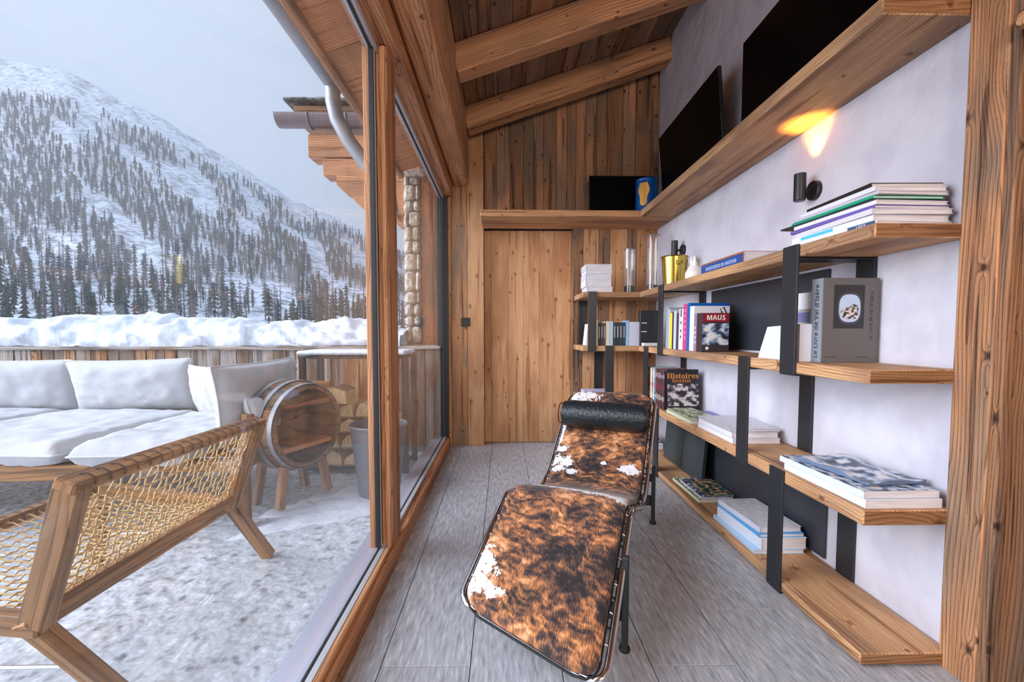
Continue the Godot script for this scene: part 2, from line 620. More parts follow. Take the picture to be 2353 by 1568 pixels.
func make_room():
	# floor of slate tiles
	var fl = structure("floor")
	var slab = MB.new()
	slab.box(Vector3(0.5, -0.107, -0.7), Vector3(2.5, 0.2, 8.0))
	slab.box(Vector3(3.1, -0.107, 1.0), Vector3(2.8, 0.2, 4.6))
	put(slab, "grout_bed", M.grout, fl)
	var rows = [[-0.71, -0.412, -2.034], [-0.412, -0.112, -1.437], [-0.112, 0.193, -1.80], [0.193, 0.497, -1.15], [0.497, 0.79, -1.425], [0.79, 1.092, -1.722], [1.092, 1.50, -1.30], [1.50, 1.8, -0.8], [1.8, 2.1, -0.5], [2.1, 2.7, -0.9], [2.7, 3.3, -0.6], [3.3, 3.9, -0.9], [3.9, 4.5, -0.6]]
	for r in rows:
		var z = r[2] - 3.6
		while z < 3.0:
			var z0 = max(z, -4.5 if r[0] < 1.4 else -1.30)
			var z1 = min(z + 0.9, 3.2)
			if z1 - z0 > 0.05:
				var b = MB.new()
				b.col = tint(0.92, 1.06, 0.01)
				b.box(Vector3((r[0] + r[1]) / 2, -0.006, (z0 + z1) / 2), Vector3(r[1] - r[0] - 0.003, 0.012, z1 - z0 - 0.003), 0.001)
				put(b, "tile", M.tile[rng.randi() % 4], fl)
			z += 0.9
	# plastered long wall
	var w = MB.new()
	w.box(Vector3(1.58, 2.0, -3.0), Vector3(0.15, 4.3, 3.3))
	put(w, "wall_right", M.plaster, self).set_meta("kind", "structure")
	# wall behind the viewer
	w = MB.new()
	w.box(Vector3(4.57, 2.4, 1.0), Vector3(0.15, 5.2, 4.8))
	put(w, "wall_side", M.plaster, self).set_meta("kind", "structure")
	# walls behind the viewer
	w = MB.new()
	w.box(Vector3(2.0, 2.5, 3.15), Vector3(5.3, 5.1, 0.15))
	put(w, "wall_back", M.plaster, self).set_meta("kind", "structure")
	var lw = structure("wall_left")
	var lz = -0.30
	while lz < 3.0:
		board(lw, "plank", Vector3(-0.59, 1.25, lz + 0.1), Vector3(0.13, 2.34, 0.197), M.old, tint(0.7, 1.1, 0.05), 1, 0.003)
		lz += 0.2
	# end wall: backing, upper cladding, lower cladding, corner panel
	var ew = structure("wall_end")
	w = MB.new()
	w.box(Vector3(0.5, 2.0, -4.57), Vector3(2.12, 4.3, 0.14))
	put(w, "backing", M.grout, ew)
	var x = -0.185
	while x < 1.50:
		var wd = min(rnd(0.085, 0.15), 1.503 - x)
		if 1.503 - x - wd < 0.05:
			wd = 1.503 - x
		var top = 3.14 + SL * (x + 0.33)
		var p = rnd(0, 0.006)
		board(ew, "plank", Vector3(x + wd / 2, (2.14 + top) / 2, -4.43 + p / 2), Vector3(wd - 0.003, top - 2.14, 0.14 + p), M.old, tint(0.55, 1.2, 0.05))
		x += wd
	x = 0.675
	for wd in [0.10, 0.155, 0.11, 0.17, 0.09, 0.13, 0.075]:
		var p = rnd(0, 0.006)
		board(ew, "plank", Vector3(x + wd / 2, 1.06, -4.43 + p / 2), Vector3(wd - 0.003, 2.12, 0.14 + p), M.light if wd in [0.155, 0.17, 0.13] else M.old, tint(0.75, 1.05, 0.05))
		x += wd
	x = -0.56
	for wd in [0.055, 0.155, 0.16]:
		board(ew, "panel_plank", Vector3(x + wd / 2, 1.56, -4.42), Vector3(wd - 0.003, 3.12, 0.16), M.old if wd == 0.155 else M.light, Color(1.2, 1.02, 0.95) if wd == 0.155 else tint(0.82, 0.9, 0.05))
		x += wd
	# door in the same cladding, set back
	var d = structure("door_1")
	x = -0.19
	for wd in [0.07, 0.17, 0.15, 0.16, 0.14, 0.175]:
		board(d, "plank", Vector3(x + wd / 2, 1.063, -4.475), Vector3(wd - 0.0015, 2.118, 0.05), M.light, tint(0.93, 1.02, 0.03), 1, 0.001)
		x += wd
	# ceiling boards along the room, on the slope
	var ce = structure("ceiling")
	var ang = atan(SL)
	x = -0.6
	while x < 4.6:
		var wd = rnd(0.11, 0.18) if x < 1.6 else 0.5
		var zc = rnd(-2.6, -0.4)
		for seg in ([[-4.5, zc], [zc, 3.1]] if x < 1.6 else [[-1.4, 3.1]]):
			var b = MB.new()
			b.col = tint(0.55, 1.25, 0.05)
			b.uvo = Vector2(rnd(0, 1), rnd(0, 2))
			b.xf = Transform3D(Basis(Vector3(0, 0, 1), ang), Vector3(x + wd / 2, rafter_under(x + wd / 2) + 0.225, (seg[0] + seg[1]) / 2))
			b.box(Vector3(0, rnd(0, 0.005), 0), Vector3(wd / cos(ang) - 0.003, 0.03, seg[1] - seg[0] - 0.002), 0.002, 2)
			put(b, "plank", M.old, ce)
		x += wd
	var rf = MB.new()
	rf.xf = Transform3D(Basis(Vector3(0, 0, 1), ang), Vector3(0.3, rafter_under(0.3) + 0.31, -0.7))
	rf.box(Vector3(1.5, 0, 0), Vector3(6.0, 0.12, 7.85))
	put(rf, "roof_deck", M.old, ce)
	for z in [-4.15, -3.28, -2.41, -1.54, -0.67, 0.2, 1.07, 1.94]:
		var b = MB.new()
		b.col = tint(0.95, 1.08, 0.03)
		b.uvo = Vector2(rnd(0, 1), rnd(0, 2))
		var xm = 0.585 if z < -1.0 else 2.1
		b.xf = Transform3D(Basis(Vector3(0, 0, 1), ang), Vector3(xm, rafter_under(xm) + 0.105, z))
		b.box(Vector3.ZERO, Vector3(1.98 if z < -1.0 else 5.2, 0.2, 0.16), 0.008, 0)
		put(b, "rafter", M.beam, ce)
	# header beam over the glass, with lining
	var hb = structure("trim_1")
	var b2 = MB.new()
	b2.col = Color(1.04, 1.0, 0.98)
	b2.box(Vector3(-0.405, 2.81, -0.72), Vector3(0.15, 0.6, 7.25), 0.018, 2)
	put(b2, "header_beam", M.beam, hb)
	board(hb, "lining", Vector3(-0.56, 2.54, -0.72), Vector3(0.15, 0.26, 7.25), M.beam, Color(0.86, 0.80, 0.76), 2)  # frame parts tinted darker: backlit shade put into the colour
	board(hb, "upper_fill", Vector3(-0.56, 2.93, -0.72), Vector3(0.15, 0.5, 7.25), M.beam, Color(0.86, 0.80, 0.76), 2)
	# sill and glazing bars
	var si = structure("trim_2")
	board(si, "sill", Vector3(-0.556, 0.035, -0.78), Vector3(0.078, 0.10, 7.1), M.beam, Color(0.86, 0.80, 0.76), 2, 0.006)  # same darker tint, standing in for backlit shade
	board(si, "glazing_bead", Vector3(-0.546, 0.094, 0.35), Vector3(0.020, 0.02, 4.9), M.light, Color(1, 1, 1), 2, 0.003)
	board(si, "metal_bead", Vector3(-0.570, 0.094, -0.78), Vector3(0.022, 0.018, 7.1), M.spacer, Color(1.1, 1.1, 1.15), 2, 0.002)
	board(si, "outer_ledge", Vector3(-0.648, 0.03, -0.78), Vector3(0.10, 0.11, 7.1), M.spacer, Color(0.9, 0.9, 1.0), 2, 0.003)
	var mu = structure("trim_3")
	board(mu, "mullion", Vector3(-0.585, 1.25, -2.17), Vector3(0.11, 2.34, 0.16), M.beam, Color(0.86, 0.80, 0.76), 1, 0.004)  # tint carries the shade of a backlit frame
	board(mu, "mullion_face", Vector3(-0.545, 1.25, -2.08), Vector3(0.022, 2.31, 0.022), M.light, Color(0.95, 0.92, 0.9), 1, 0.003)
	for q in [["window_1", -2.085, -0.36], ["window_2", -4.30, -2.25]]:
		var wi = structure(q[0])
		var zc = (q[1] + q[2]) / 2
		var L = q[2] - q[1]
		var g = MB.new()
		g.box(Vector3(-0.59, 1.25, zc), Vector3(0.008, 2.32, L))
		put(g, "pane", M.glass, wi)
		for s in [[0.094, 0.014, M.seal], [2.395, 0.03, M.spacer], [2.375, 0.006, M.seal]]:
			part_box(wi, "edge_seal", Vector3(-0.588, s[0], zc), Vector3(0.040 if s[2] == M.spacer else 0.014, s[1], L), s[2])
		for s in [[q[1] + 0.006, 0.014, M.seal], [q[1] + 0.025, 0.024, M.spacer], [q[1] + 0.042, 0.008, M.seal]]:
			part_box(wi, "edge_seal", Vector3(-0.588, 1.25, s[0]), Vector3(0.024, 2.28, s[1]), s[2])
		part_box(wi, "edge_seal", Vector3(-0.588, 1.25, q[2] - 0.015), Vector3(0.024, 2.28, 0.025), M.seal)
	part_box(mu, "jamb", Vector3(-0.585, 1.25, -4.32), Vector3(0.10, 2.34, 0.04), M.black_steel)
	part_box(mu, "jamb", Vector3(-0.585, 1.25, -0.33), Vector3(0.10, 2.34, 0.05), M.beam)
	# timber clad end of the partition beside the shelves
	var po = structure("wall_stub")
	board(po, "plank", Vector3(1.492, 2.0, -1.362), Vector3(0.05, 4.2, 0.116), M.old, Color(1.15, 1.05, 0.98), 1, 0.004)
	x = 1.474
	for wd in [0.035, 0.11, 0.14, 0.16, 0.3, 0.4, 0.5, 0.5, 0.5, 0.5]:
		board(po, "plank", Vector3(x + wd / 2, 2.3, -1.29 + rnd(-0.01, 0.0)), Vector3(wd - 0.004, 4.7, 0.03), M.old, tint(0.6, 0.9, 0.04), 1, 0.004)
		x += wd
	part_box(po, "backing", Vector3(3.1, 2.3, -1.34), Vector3(3.1, 4.7, 0.06), M.grout)
	# dark steel sheets fixed to the plaster between shelves
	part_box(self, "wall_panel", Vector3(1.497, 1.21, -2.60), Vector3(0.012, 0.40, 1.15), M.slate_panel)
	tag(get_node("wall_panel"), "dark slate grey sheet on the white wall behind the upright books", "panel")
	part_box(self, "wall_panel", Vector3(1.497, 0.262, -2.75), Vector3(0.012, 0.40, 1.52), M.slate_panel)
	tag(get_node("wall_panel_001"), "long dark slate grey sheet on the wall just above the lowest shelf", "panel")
	var pole = thing("timber_pole", "pale round timber pole fixed across the dark plank wall", "pole", Vector3(1.43, 1.985, -1.24))
	var pb = MB.new()
	pb.uvo = Vector2(0.2, 0.4)
	pb.tube([Vector3(0, 0, 0), Vector3(0.006, 0, 0), Vector3(0.5, 0.0, 0), Vector3(1.2, 0.0, 0)], [0.018, 0.026, 0.03, 0.03], 18)
	put(pb, "pole", M.light, pole)
	for px in [0.2, 1.0]:
		part_box(pole, "wall_block", Vector3(px, 0, -0.028), Vector3(0.05, 0.05, 0.03), M.light, 0.004)
	# light switch on the corner panel
	var sw = thing("light_switch", "small square black light switch on the timber corner panel", "switch")
	var pl = part_box(sw, "plate", Vector3(-0.37, 1.215, -4.336), Vector3(0.085, 0.085, 0.01), M.black_plastic, 0.003)
	part_box(pl, "rocker", Vector3(-0.37, 1.215, -4.33), Vector3(0.055, 0.055, 0.006), M.black_plastic, 0.002)

func shelf_x(parent, nm, top, th, z0, z1, skew = 0.006):
	# plank along the right wall, front edge at x 1.188
	var b = MB.new()
	b.col = tint(0.95, 1.05, 0.03)
	b.uvo = Vector2(rnd(0, 1), rnd(0, 2))
	b.box(Vector3((1.188 + 1.500) / 2, top - th / 2, (z0 + z1) / 2), Vector3(0.312, th, z1 - z0), 0.004, 2)
	var o = put(b, nm, M.shelf, parent)
	var e = MB.new()
	e.col = Color(0.5, 0.44, 0.40)
	e.uvo = Vector2(rnd(0, 1), rnd(0, 2))
	e.box(Vector3((1.188 + 1.500) / 2, top - th / 2, z1), Vector3(0.304, th - 0.008, 0.002), 0.0, 0)
	put(e, "end_grain", M.shelf, o)
	return o

func bracket(label, nm, xf_, zc, y0, y1, along_x = false):
	# flat black steel bar in front and at the wall, joined under the shelves
	var t = thing(nm, label, "bracket", Vector3.ZERO, 0.0, "black steel shelf uprights")
	if not along_x:
		part_box(t, "front_bar", Vector3(1.182, (y0 + y1) / 2, zc), Vector3(0.010, y1 - y0, 0.095), M.black_steel, 0.001)
		part_box(t, "wall_bar", Vector3(1.498, (y0 + y1) / 2, zc), Vector3(0.012, y1 - y0, 0.095), M.black_steel, 0.001)
		part_box(t, "cross_bar", Vector3(1.34, y0 - 0.003, zc), Vector3(0.322, 0.008, 0.095), M.black_steel, 0.001)
		part_box(t, "cross_bar", Vector3(1.34, y1 - 0.057, zc), Vector3(0.31, 0.006, 0.095), M.black_steel, 0.001)
	else:
		part_box(t, "front_bar", Vector3(xf_, (y0 + y1) / 2, -3.872), Vector3(0.075, y1 - y0, 0.010), M.black_steel, 0.001)
		part_box(t, "wall_bar", Vector3(xf_, (y0 + y1) / 2, -4.348), Vector3(0.075, y1 - y0, 0.012), M.black_steel, 0.001)
		part_box(t, "cross_bar", Vector3(xf_, y0 - 0.003, -4.11), Vector3(0.075, 0.008, 0.486), M.black_steel, 0.001)
	return t

func make_shelving():
	var hi = thing("high_shelf", "thick timber shelf high on the wall running round above the door", "shelf")
	shelf_x(hi, "long_plank", 2.172, 0.055, -3.878, -1.422)
	var b = MB.new()
	b.col = Color(1.0, 0.96, 0.94)
	b.uvo = Vector2(0.3, 0.7)
	b.box(Vector3(0.65, 2.1445, -4.12), Vector3(1.70, 0.055, 0.48), 0.004, 0)
	put(b, "door_plank", M.shelf, hi)
	var spec = [["upper", 1.469, 0.047, -3.878, true], ["middle", 0.997, 0.047, -3.878, true], ["lower", 0.530, 0.052, -3.878, true], ["lowest", 0.047, 0.040, -4.35, false]]
	for s in spec:
		var t = thing("wall_shelf", {"upper": "upper reclaimed timber wall shelf carrying the tall magazine pile and gold bucket", "middle": "middle timber wall shelf carrying the big grey picture book",
			"lower": "lower timber wall shelf carrying loose magazines and comics", "lowest": "lowest timber shelf lying just above the tiled floor"}[s[0]], "shelf")
		shelf_x(t, "long_plank", s[1], s[2], s[3], -1.415 if s[0] != "lowest" else -1.405)
		if s[4]:
			b = MB.new()
			b.col = tint(0.92, 1.02, 0.03)
			b.uvo = Vector2(rnd(0, 1), rnd(0, 2))
			b.box(Vector3((0.69 + 1.500) / 2, s[1] - s[2] / 2, -4.12), Vector3(0.81, s[2], 0.478), 0.004, 0)
			put(b, "return_plank", M.shelf, t)
	bracket("black steel upright beside the big grey picture book", "shelf_bracket", 0, -1.82, 0.948, 1.472)
	bracket("black steel upright between the middle shelf and the stacked flat books", "shelf_bracket", 0, -2.155, 0.476, 1.0)
	bracket("black steel upright standing beside the white paper stack near the floor", "shelf_bracket", 0, -1.87, 0.006, 0.533)
	bracket("black steel upright between the black binder and the yellow spine", "shelf_bracket", 0, -3.33, 0.948, 1.472)
	bracket("black steel upright just left of the comic row", "shelf_bracket", 0, -3.66, 0.476, 1.0)
	bracket("black steel upright before the dark folders near the floor", "shelf_bracket", 0, -3.39, 0.006, 0.533)
	bracket("black steel upright under the white book stack beside the door", "shelf_bracket", 0.775, 0, 0.948, 1.472, true)
	bracket("black steel upright on the end wall below the paperback row", "shelf_bracket", 0.93, 0, 0.476, 1.0, true)

# ------------------------------------------------------------------ books
const FLAT = 0
const SPINE_ROOM = 1      # upright on the long wall, spine towards the glass
const SPINE_VIEW = 2      # upright on the end wall, spine towards the room
func book(nm, label, cat, at, w, t, h, how, col, opt = {}):
	var o = thing(nm, label, cat, at, 0.0, opt.get("group", ""))
	var bs = Basis()
	if how == SPINE_ROOM:
		bs = Basis(Vector3(1, 0, 0), Vector3(0, 0, 1), Vector3(0, -1, 0))
	elif how == SPINE_VIEW:
		bs = Basis(Vector3(0, 0, -1), Vector3(1, 0, 0), Vector3(0, -1, 0))
	var yaw = opt.get("yaw", 0.0)
	var lean = opt.get("lean", 0.0)
	if how == FLAT:
		o.position.y += t / 2
		bs = Basis(Vector3.UP, yaw)
	else:
		o.position.y += h / 2 * cos(lean) + t / 2 * abs(sin(lean)) + 0.0005
		var axis = Vector3(1, 0, 0) if how == SPINE_ROOM else Vector3(0, 0, 1)
		bs = Basis(Vector3.UP, yaw) * Basis(axis, lean) * bs
	o.basis = bs
	var th = opt.get("board", 0.0022)
	var inset = opt.get("inset", 0.003)
	var m = MB.new()
	m.col = col.srgb_to_linear()
	m.box(Vector3(0, -t / 2 + th / 2, 0), Vector3(w, th, h), 0.0004)
	m.box(Vector3(-w / 2 + th / 2, 0, 0), Vector3(th, t - 2 * th, h), 0.0)
	m.box(Vector3(0, t / 2 - th / 2, 0), Vector3(w, th, h), 0.0004)
	var cv = put(m, "cover", M.cover, o)
	m = MB.new()
	m.col = opt.get("paper", Color(1, 1, 1))
	m.box(Vector3(th / 2 - inset / 2, 0, 0), Vector3(w - th - inset, t - 2 * th, h - 2 * inset), 0.0)
	put(m, "pages", M.paper, o)
	if opt.has("print"):
		m = MB.new()
		m.uvo = Vector2(rnd(0, 1), rnd(0, 1))
		m.box(Vector3(0, t / 2 + 0.0004, 0), Vector3(w - 0.004, 0.0006, h - 0.004), 0.0, 2)
		put(m, "cover_print", M.print_photo[opt.print], cv)
	return o

func lettering(parent, text, size, xf, col, serif = false, bold = false):
	var f = SystemFont.new()
	f.font_names = PackedStringArray(["Droid Serif" if serif else "Droid Sans"])
	if bold:
		f.font_weight = 700
	var tm = TextMesh.new()
	tm.text = text
	tm.font = f
	tm.font_size = 64
	tm.pixel_size = size / 64.0
	tm.depth = 0.0006
	tm.curve_step = 2.0
	var m = plain(col, 0.5)
	m.vertex_color_use_as_albedo = false
	tm.material = m
	var o = MeshInstance3D.new()
	o.name = "lettering"
	o.mesh = tm
	o.transform = xf
	parent.add_child(o, true)
	return o

func pile(at, list, group):
	var y = at.y
	for e in list:
		var opt = e[6].duplicate() if e.size() > 6 else {}
		opt.group = group
		var p = Vector3(at.x + e[4].x, y, at.z + e[4].y)
		book(opt.get("nm", "magazine"), e[0], opt.get("cat", "magazine"), p, e[1], e[2], e[3], FLAT, e[5], opt)
		y += e[2] + 0.0012

func make_books():
	# tall magazine pile on the upper shelf
	var g = "magazines piled on the upper shelf"
	pile(Vector3(1.345, 1.4695, -1.655), [
		["white magazine with a dark blue spine end, bottom of the tall upper pile", 0.27, 0.016, 0.40, Vector2(0, 0), c8(220, 226, 238), {"yaw": 0.05}],
		["white magazine with a turquoise band, second from the bottom of the upper pile", 0.265, 0.020, 0.40, Vector2(0.003, -0.01), c8(226, 230, 240), {"yaw": 0.02}],
		["pale magazine with a thin grey line, third from the bottom of the upper pile", 0.27, 0.018, 0.40, Vector2(0.004, 0.0), c8(216, 214, 226), {"yaw": -0.02}],
		["violet backed magazine in the middle of the tall upper pile", 0.265, 0.012, 0.41, Vector2(0.002, -0.015), c8(112, 92, 168), {"yaw": 0.03}],
		["white magazine directly above the violet one in the upper pile", 0.255, 0.014, 0.39, Vector2(0.0, -0.005), c8(224, 226, 236), {"yaw": 0.04}],
		["charcoal magazine sticking out far into the upper pile's back end", 0.27, 0.006, 0.46, Vector2(0.004, -0.05), c8(52, 54, 60), {"yaw": 0.06}],
		["green covered magazine near the top of the upper pile", 0.25, 0.010, 0.40, Vector2(-0.002, -0.02), c8(28, 160, 116), {"yaw": 0.02}],
		["grey magazine under the top ones of the upper pile", 0.25, 0.012, 0.40, Vector2(0.003, -0.01), c8(190, 186, 196), {"yaw": 0.05}],
		["white thick magazine second from the top of the upper pile", 0.245, 0.016, 0.37, Vector2(0.006, 0.0), c8(222, 220, 228), {"yaw": 0.0}],
		["cream hardback with thin black covers on top of the upper pile", 0.24, 0.014, 0.33, Vector2(0.01, 0.005), c8(40, 38, 38), {"yaw": -0.03, "paper": Color(0.95, 0.9, 0.82)}]], g)
	var band = get_node("magazine_001")
	part_box(band.get_node("cover"), "spine_band", Vector3(-0.1335, 0, -0.06), Vector3(0.001, 0.012, 0.17), plain(c8(80, 190, 220), 0.5), 0.0)
	part_box(get_node("magazine/cover"), "spine_band", Vector3(-0.1358, 0.001, 0.14), Vector3(0.001, 0.013, 0.11), plain(c8(58, 84, 120), 0.5), 0.0)
	lettering(get_node("magazine/cover"), "LEST", 0.018, Transform3D(Basis(Vector3(0, 0, 1), Vector3(0, 1, 0), Vector3(-1, 0, 0)), Vector3(-0.1368, -0.002, 0.14)), c8(190, 205, 225), false, true)
	# white stack at the door end of the upper shelf
	g = "white book stack beside the door"
	var wl = ["bottom of the white book stack beside the door, with bluish spine", "second book up in the white stack beside the door", "third book up in the white stack beside the door", "fourth book up in the white stack beside the door", "top book of the white stack beside the door"]
	var y = 1.4695
	var ts = [0.05, 0.06, 0.05, 0.028, 0.055]
	for k in 5:
		book("book", "thick white book, " + wl[k], "book", Vector3(0.845 + rnd(-0.006, 0.006), y, -4.05), 0.23, ts[k], 0.24, FLAT, c8(208, 212, 226) if k % 2 == 0 else c8(226, 226, 232), {"group": g, "paper": Color(1, 1, 1), "board": 0.003})
		y += ts[k] + 0.001
	# blue flat book in a tan slipcase
	var bk = book("book", "blue spined book with a tan cover lying flat on the upper shelf", "book", Vector3(1.36, 1.4695, -2.58), 0.20, 0.075, 0.50, FLAT, c8(176, 106, 58), {"inset": 0.002})
	part_box(bk.get_node("cover"), "spine_label", Vector3(-0.1006, 0, 0), Vector3(0.001, 0.058, 0.49), plain(c8(38, 78, 150), 0.4), 0.0)
	lettering(bk.get_node("cover"), "AVENTURIERS EN HAUTEUR", 0.028, Transform3D(Basis(Vector3(0, 0, 1), Vector3(0, 1, 0), Vector3(-1, 0, 0)), Vector3(-0.1016, 0.0, 0)), c8(176, 196, 226), false, true)
	# the big grey picture book on the middle shelf
	var gb = thing("picture_book", "large grey picture book with an aircraft window photo on its cover", "book", Vector3(1.377, 0.9975, -1.775))
	part_box(gb, "cover", Vector3(0, 0.168, 0.032), Vector3(0.225, 0.336, 0.004), plain(c8(92, 90, 90), 0.6), 0.001)
	part_box(gb, "cover", Vector3(0, 0.168, -0.032), Vector3(0.225, 0.336, 0.004), plain(c8(92, 90, 90), 0.6), 0.001)
	part_box(gb, "spine", Vector3(-0.1105, 0.168, 0), Vector3(0.004, 0.336, 0.064), plain(c8(132, 138, 148), 0.6), 0.001)
	part_box(gb, "pages", Vector3(0.0, 0.168, 0), Vector3(0.212, 0.326, 0.059), M.paper, 0.0)
	part_box(gb, "cover_plate", Vector3(-0.008, 0.222, 0.0345), Vector3(0.122, 0.172, 0.001), plain(c8(38, 37, 40), 0.4), 0.0)
	for q in [[0.050, 0.064, c8(58, 58, 62), 0.0003], [0.043, 0.055, c8(176, 196, 226), 0.0006]]:
		var ov = MB.new()
		var po = []
		for k in 36:
			var a = TAU * k / 36
			po.append(Vector2(sign(cos(a)) * pow(abs(cos(a)), 0.72) * q[0], sign(sin(a)) * pow(abs(sin(a)), 0.72) * q[1]))
		ov.xf = Transform3D(Basis(), Vector3(-0.006, 0.216, 0.035))
		ov.prism(po, 0.0, q[3] + 0.0004)
		put(ov, "cover_oval", plain(q[2], 0.4), gb)
	var mt = MB.new()     # printed ridge inside the oval
	mt.xf = Transform3D(Basis(), Vector3(-0.006, 0.216, 0.0362))
	mt.prism([Vector2(-0.036, -0.012), Vector2(-0.02, 0.006), Vector2(-0.004, 0.002), Vector2(0.014, 0.018), Vector2(0.036, 0.008), Vector2(0.036, -0.02), Vector2(0.024, -0.042), Vector2(-0.024, -0.042), Vector2(-0.036, -0.022)], 0, 0.0002)
	var pm = M.print_photo[4].duplicate()
	pm.uv1_scale = Vector3(14, 14, 1)
	put(mt, "cover_photo", pm, gb)
	lettering(gb, "Le Livre de Val d'Isère", 0.0305, Transform3D(Basis(Vector3(0, 1, 0), Vector3(0, 0, -1), Vector3(-1, 0, 0)), Vector3(-0.1132, 0.165, 0)), c8(26, 30, 40), false, false)
	lettering(gb, "Le Livre de Val d'Isère", 0.020, Transform3D(Basis(Vector3(0, 1, 0), Vector3(-1, 0, 0), Vector3(0, 0, 1)), Vector3(0.082, 0.185, 0.0346)), c8(48, 46, 48), false, false)
	for px in [-0.075, 0.05]:
		part_box(gb, "cover_line", Vector3(px, 0.022, 0.0343), Vector3(0.045, 0.003, 0.0006), plain(c8(58, 57, 58), 0.6), 0.0)
	# white magazine file and the magazine behind it
	var mf = thing("magazine_file", "plain white magazine file with one sloping edge beside the steel upright", "file box")
	var fb = MB.new()
	fb.xf = Transform3D(Basis(Vector3(0, 0, -1), Vector3(0, 1, 0), Vector3(1, 0, 0)), Vector3(1.215, 0.9975, -1.80))
	fb.prism([Vector2(0.0, 0), Vector2(0.295, 0), Vector2(0.225, 0.145), Vector2(0.0, 0.155)], 0.0, 0.07)
	put(fb, "case", plain(c8(216, 222, 236), 0.5), mf)
	var fl = MB.new()
	fl.xf = Transform3D(Basis(Vector3(0, 0, 1), Vector3(0, 1, 0), Vector3(-1, 0, 0)), Vector3(1.2145, 0.9975, -1.80))
	fl.prism([Vector2(-0.10, 0.055), Vector2(-0.095, 0.108), Vector2(-0.05, 0.108)], 0.0, 0.0008)
	put(fl, "printed_flag", plain(c8(84, 124, 150), 0.5), mf)
	var ct = thing("magazine", "upright catalogue with a violet picture panel behind the white magazine file", "magazine", Vector3(1.30, 0.9975, -1.93))
	part_box(ct, "pages", Vector3(0, 0.145, 0), Vector3(0.018, 0.29, 0.21), plain(c8(228, 229, 232), 0.5), 0.001)
	part_box(ct, "picture_panel", Vector3(-0.0095, 0.185, 0.02), Vector3(0.001, 0.07, 0.17), plain(c8(168, 178, 160), 0.5), 0.0)
	part_box(ct, "picture_panel", Vector3(-0.0102, 0.185, 0.03), Vector3(0.001, 0.042, 0.09), plain(c8(120, 116, 164), 0.5), 0.0)
	# upright row on the middle shelf
	g = "upright books on the middle shelf"
	var rows = [["tall pale grey file at the far end of the upright middle row", 0.22, 0.022, 0.30, c8(158, 164, 170), {}],
		["thin light grey book next to the yellow spine", 0.20, 0.012, 0.285, c8(190, 194, 198), {}],
		["bright yellow spined book in the middle row", 0.20, 0.020, 0.255, c8(232, 214, 60), {}],
		["thin black booklet behind the yellow spine", 0.19, 0.012, 0.262, c8(40, 42, 46), {}],
		["white and violet book in the middle row", 0.19, 0.022, 0.268, c8(198, 200, 222), {}],
		["dark brown patterned spine in the middle row", 0.19, 0.020, 0.252, c8(72, 62, 78), {}],
		["white book with black dots on its spine", 0.19, 0.034, 0.276, c8(214, 212, 214), {}],
		["pink spined book in the middle row", 0.20, 0.028, 0.305, c8(206, 66, 122), {}],
		["large blue album standing behind the white script cover", 0.26, 0.020, 0.308, c8(18, 96, 172), {}],
		["white album with black script lettering on its cover", 0.225, 0.030, 0.285, c8(226, 226, 232), {}],
		["slim mauve spined comic beside the red comic", 0.16, 0.018, 0.235, c8(150, 124, 150), {}],
		["small dark comic with a red title band and grey picture", 0.165, 0.036, 0.236, c8(60, 50, 56), {}]]
	var z = -3.262
	for r in rows:
		r[2] *= 2.1
		var bo = book("book", r[0], "book", Vector3(1.20 + r[1] / 2, 0.9975, z + r[2] / 2), r[1], r[2], r[3], SPINE_ROOM, r[4], {"group": g, "lean": 0.02})
		if r[0].begins_with("white book with"):
			for q in [-0.11, -0.045, 0.01, 0.05]:
				part_box(bo.get_node("cover"), "spine_mark", Vector3(-r[1] / 2 - 0.0005, 0, q), Vector3(0.001, 0.014, 0.05 if q < -0.1 else 0.016), plain(c8(34, 32, 34), 0.5), 0.0)
		elif r[0].begins_with("pink"):
			for q in 6:
				part_box(bo.get_node("cover"), "spine_mark", Vector3(-r[1] / 2 - 0.0005, 0, -0.11 + q * 0.036), Vector3(0.001, 0.010, 0.02), plain(c8(236, 170, 196), 0.5), 0.0)
		elif r[0].begins_with("white album"):
			lettering(bo.get_node("cover"), "Soleil", 0.075, Transform3D(Basis(Vector3(0.9, 0, -0.43), Vector3(-0.43, 0, -0.9), Vector3(0, 1, 0)), Vector3(0.01, r[2] / 2 + 0.0005, -0.07)), c8(30, 28, 32), true, false)
			part_box(bo.get_node("cover"), "cover_mark", Vector3(-0.02, r[2] / 2 + 0.0004, 0.01), Vector3(0.03, 0.001, 0.045), plain(c8(140, 30, 60), 0.5), 0.0)
			part_box(bo.get_node("cover"), "cover_mark", Vector3(0.0, r[2] / 2 + 0.0004, 0.075), Vector3(0.06, 0.001, 0.03), plain(c8(60, 58, 62), 0.5), 0.0)
		elif r[0].begins_with("slim mauve"):
			for q in 4:
				part_box(bo.get_node("cover"), "spine_mark", Vector3(-r[1] / 2 - 0.0005, 0, -0.03 + q * 0.03), Vector3(0.001, 0.011, 0.016), plain(c8(226, 220, 228), 0.5), 0.0)
		elif r[0].begins_with("small dark"):
			part_box(bo.get_node("cover"), "title_band", Vector3(0, r[2] / 2 + 0.0005, -0.09), Vector3(0.16, 0.001, 0.052), plain(c8(140, 24, 40), 0.4), 0.0)
			part_box(bo.get_node("cover"), "cover_print", Vector3(0, r[2] / 2 + 0.0005, 0.01), Vector3(0.16, 0.001, 0.13), M.print_photo[0], 0.0)
			lettering(bo.get_node("cover"), "MAUS", 0.042, Transform3D(Basis(Vector3(1, 0, 0), Vector3(0, 0, -1), Vector3(0, 1, 0)), Vector3(0, r[2] / 2 + 0.0012, -0.09)), c8(236, 230, 228), false, true)
			var dsk = MB.new()
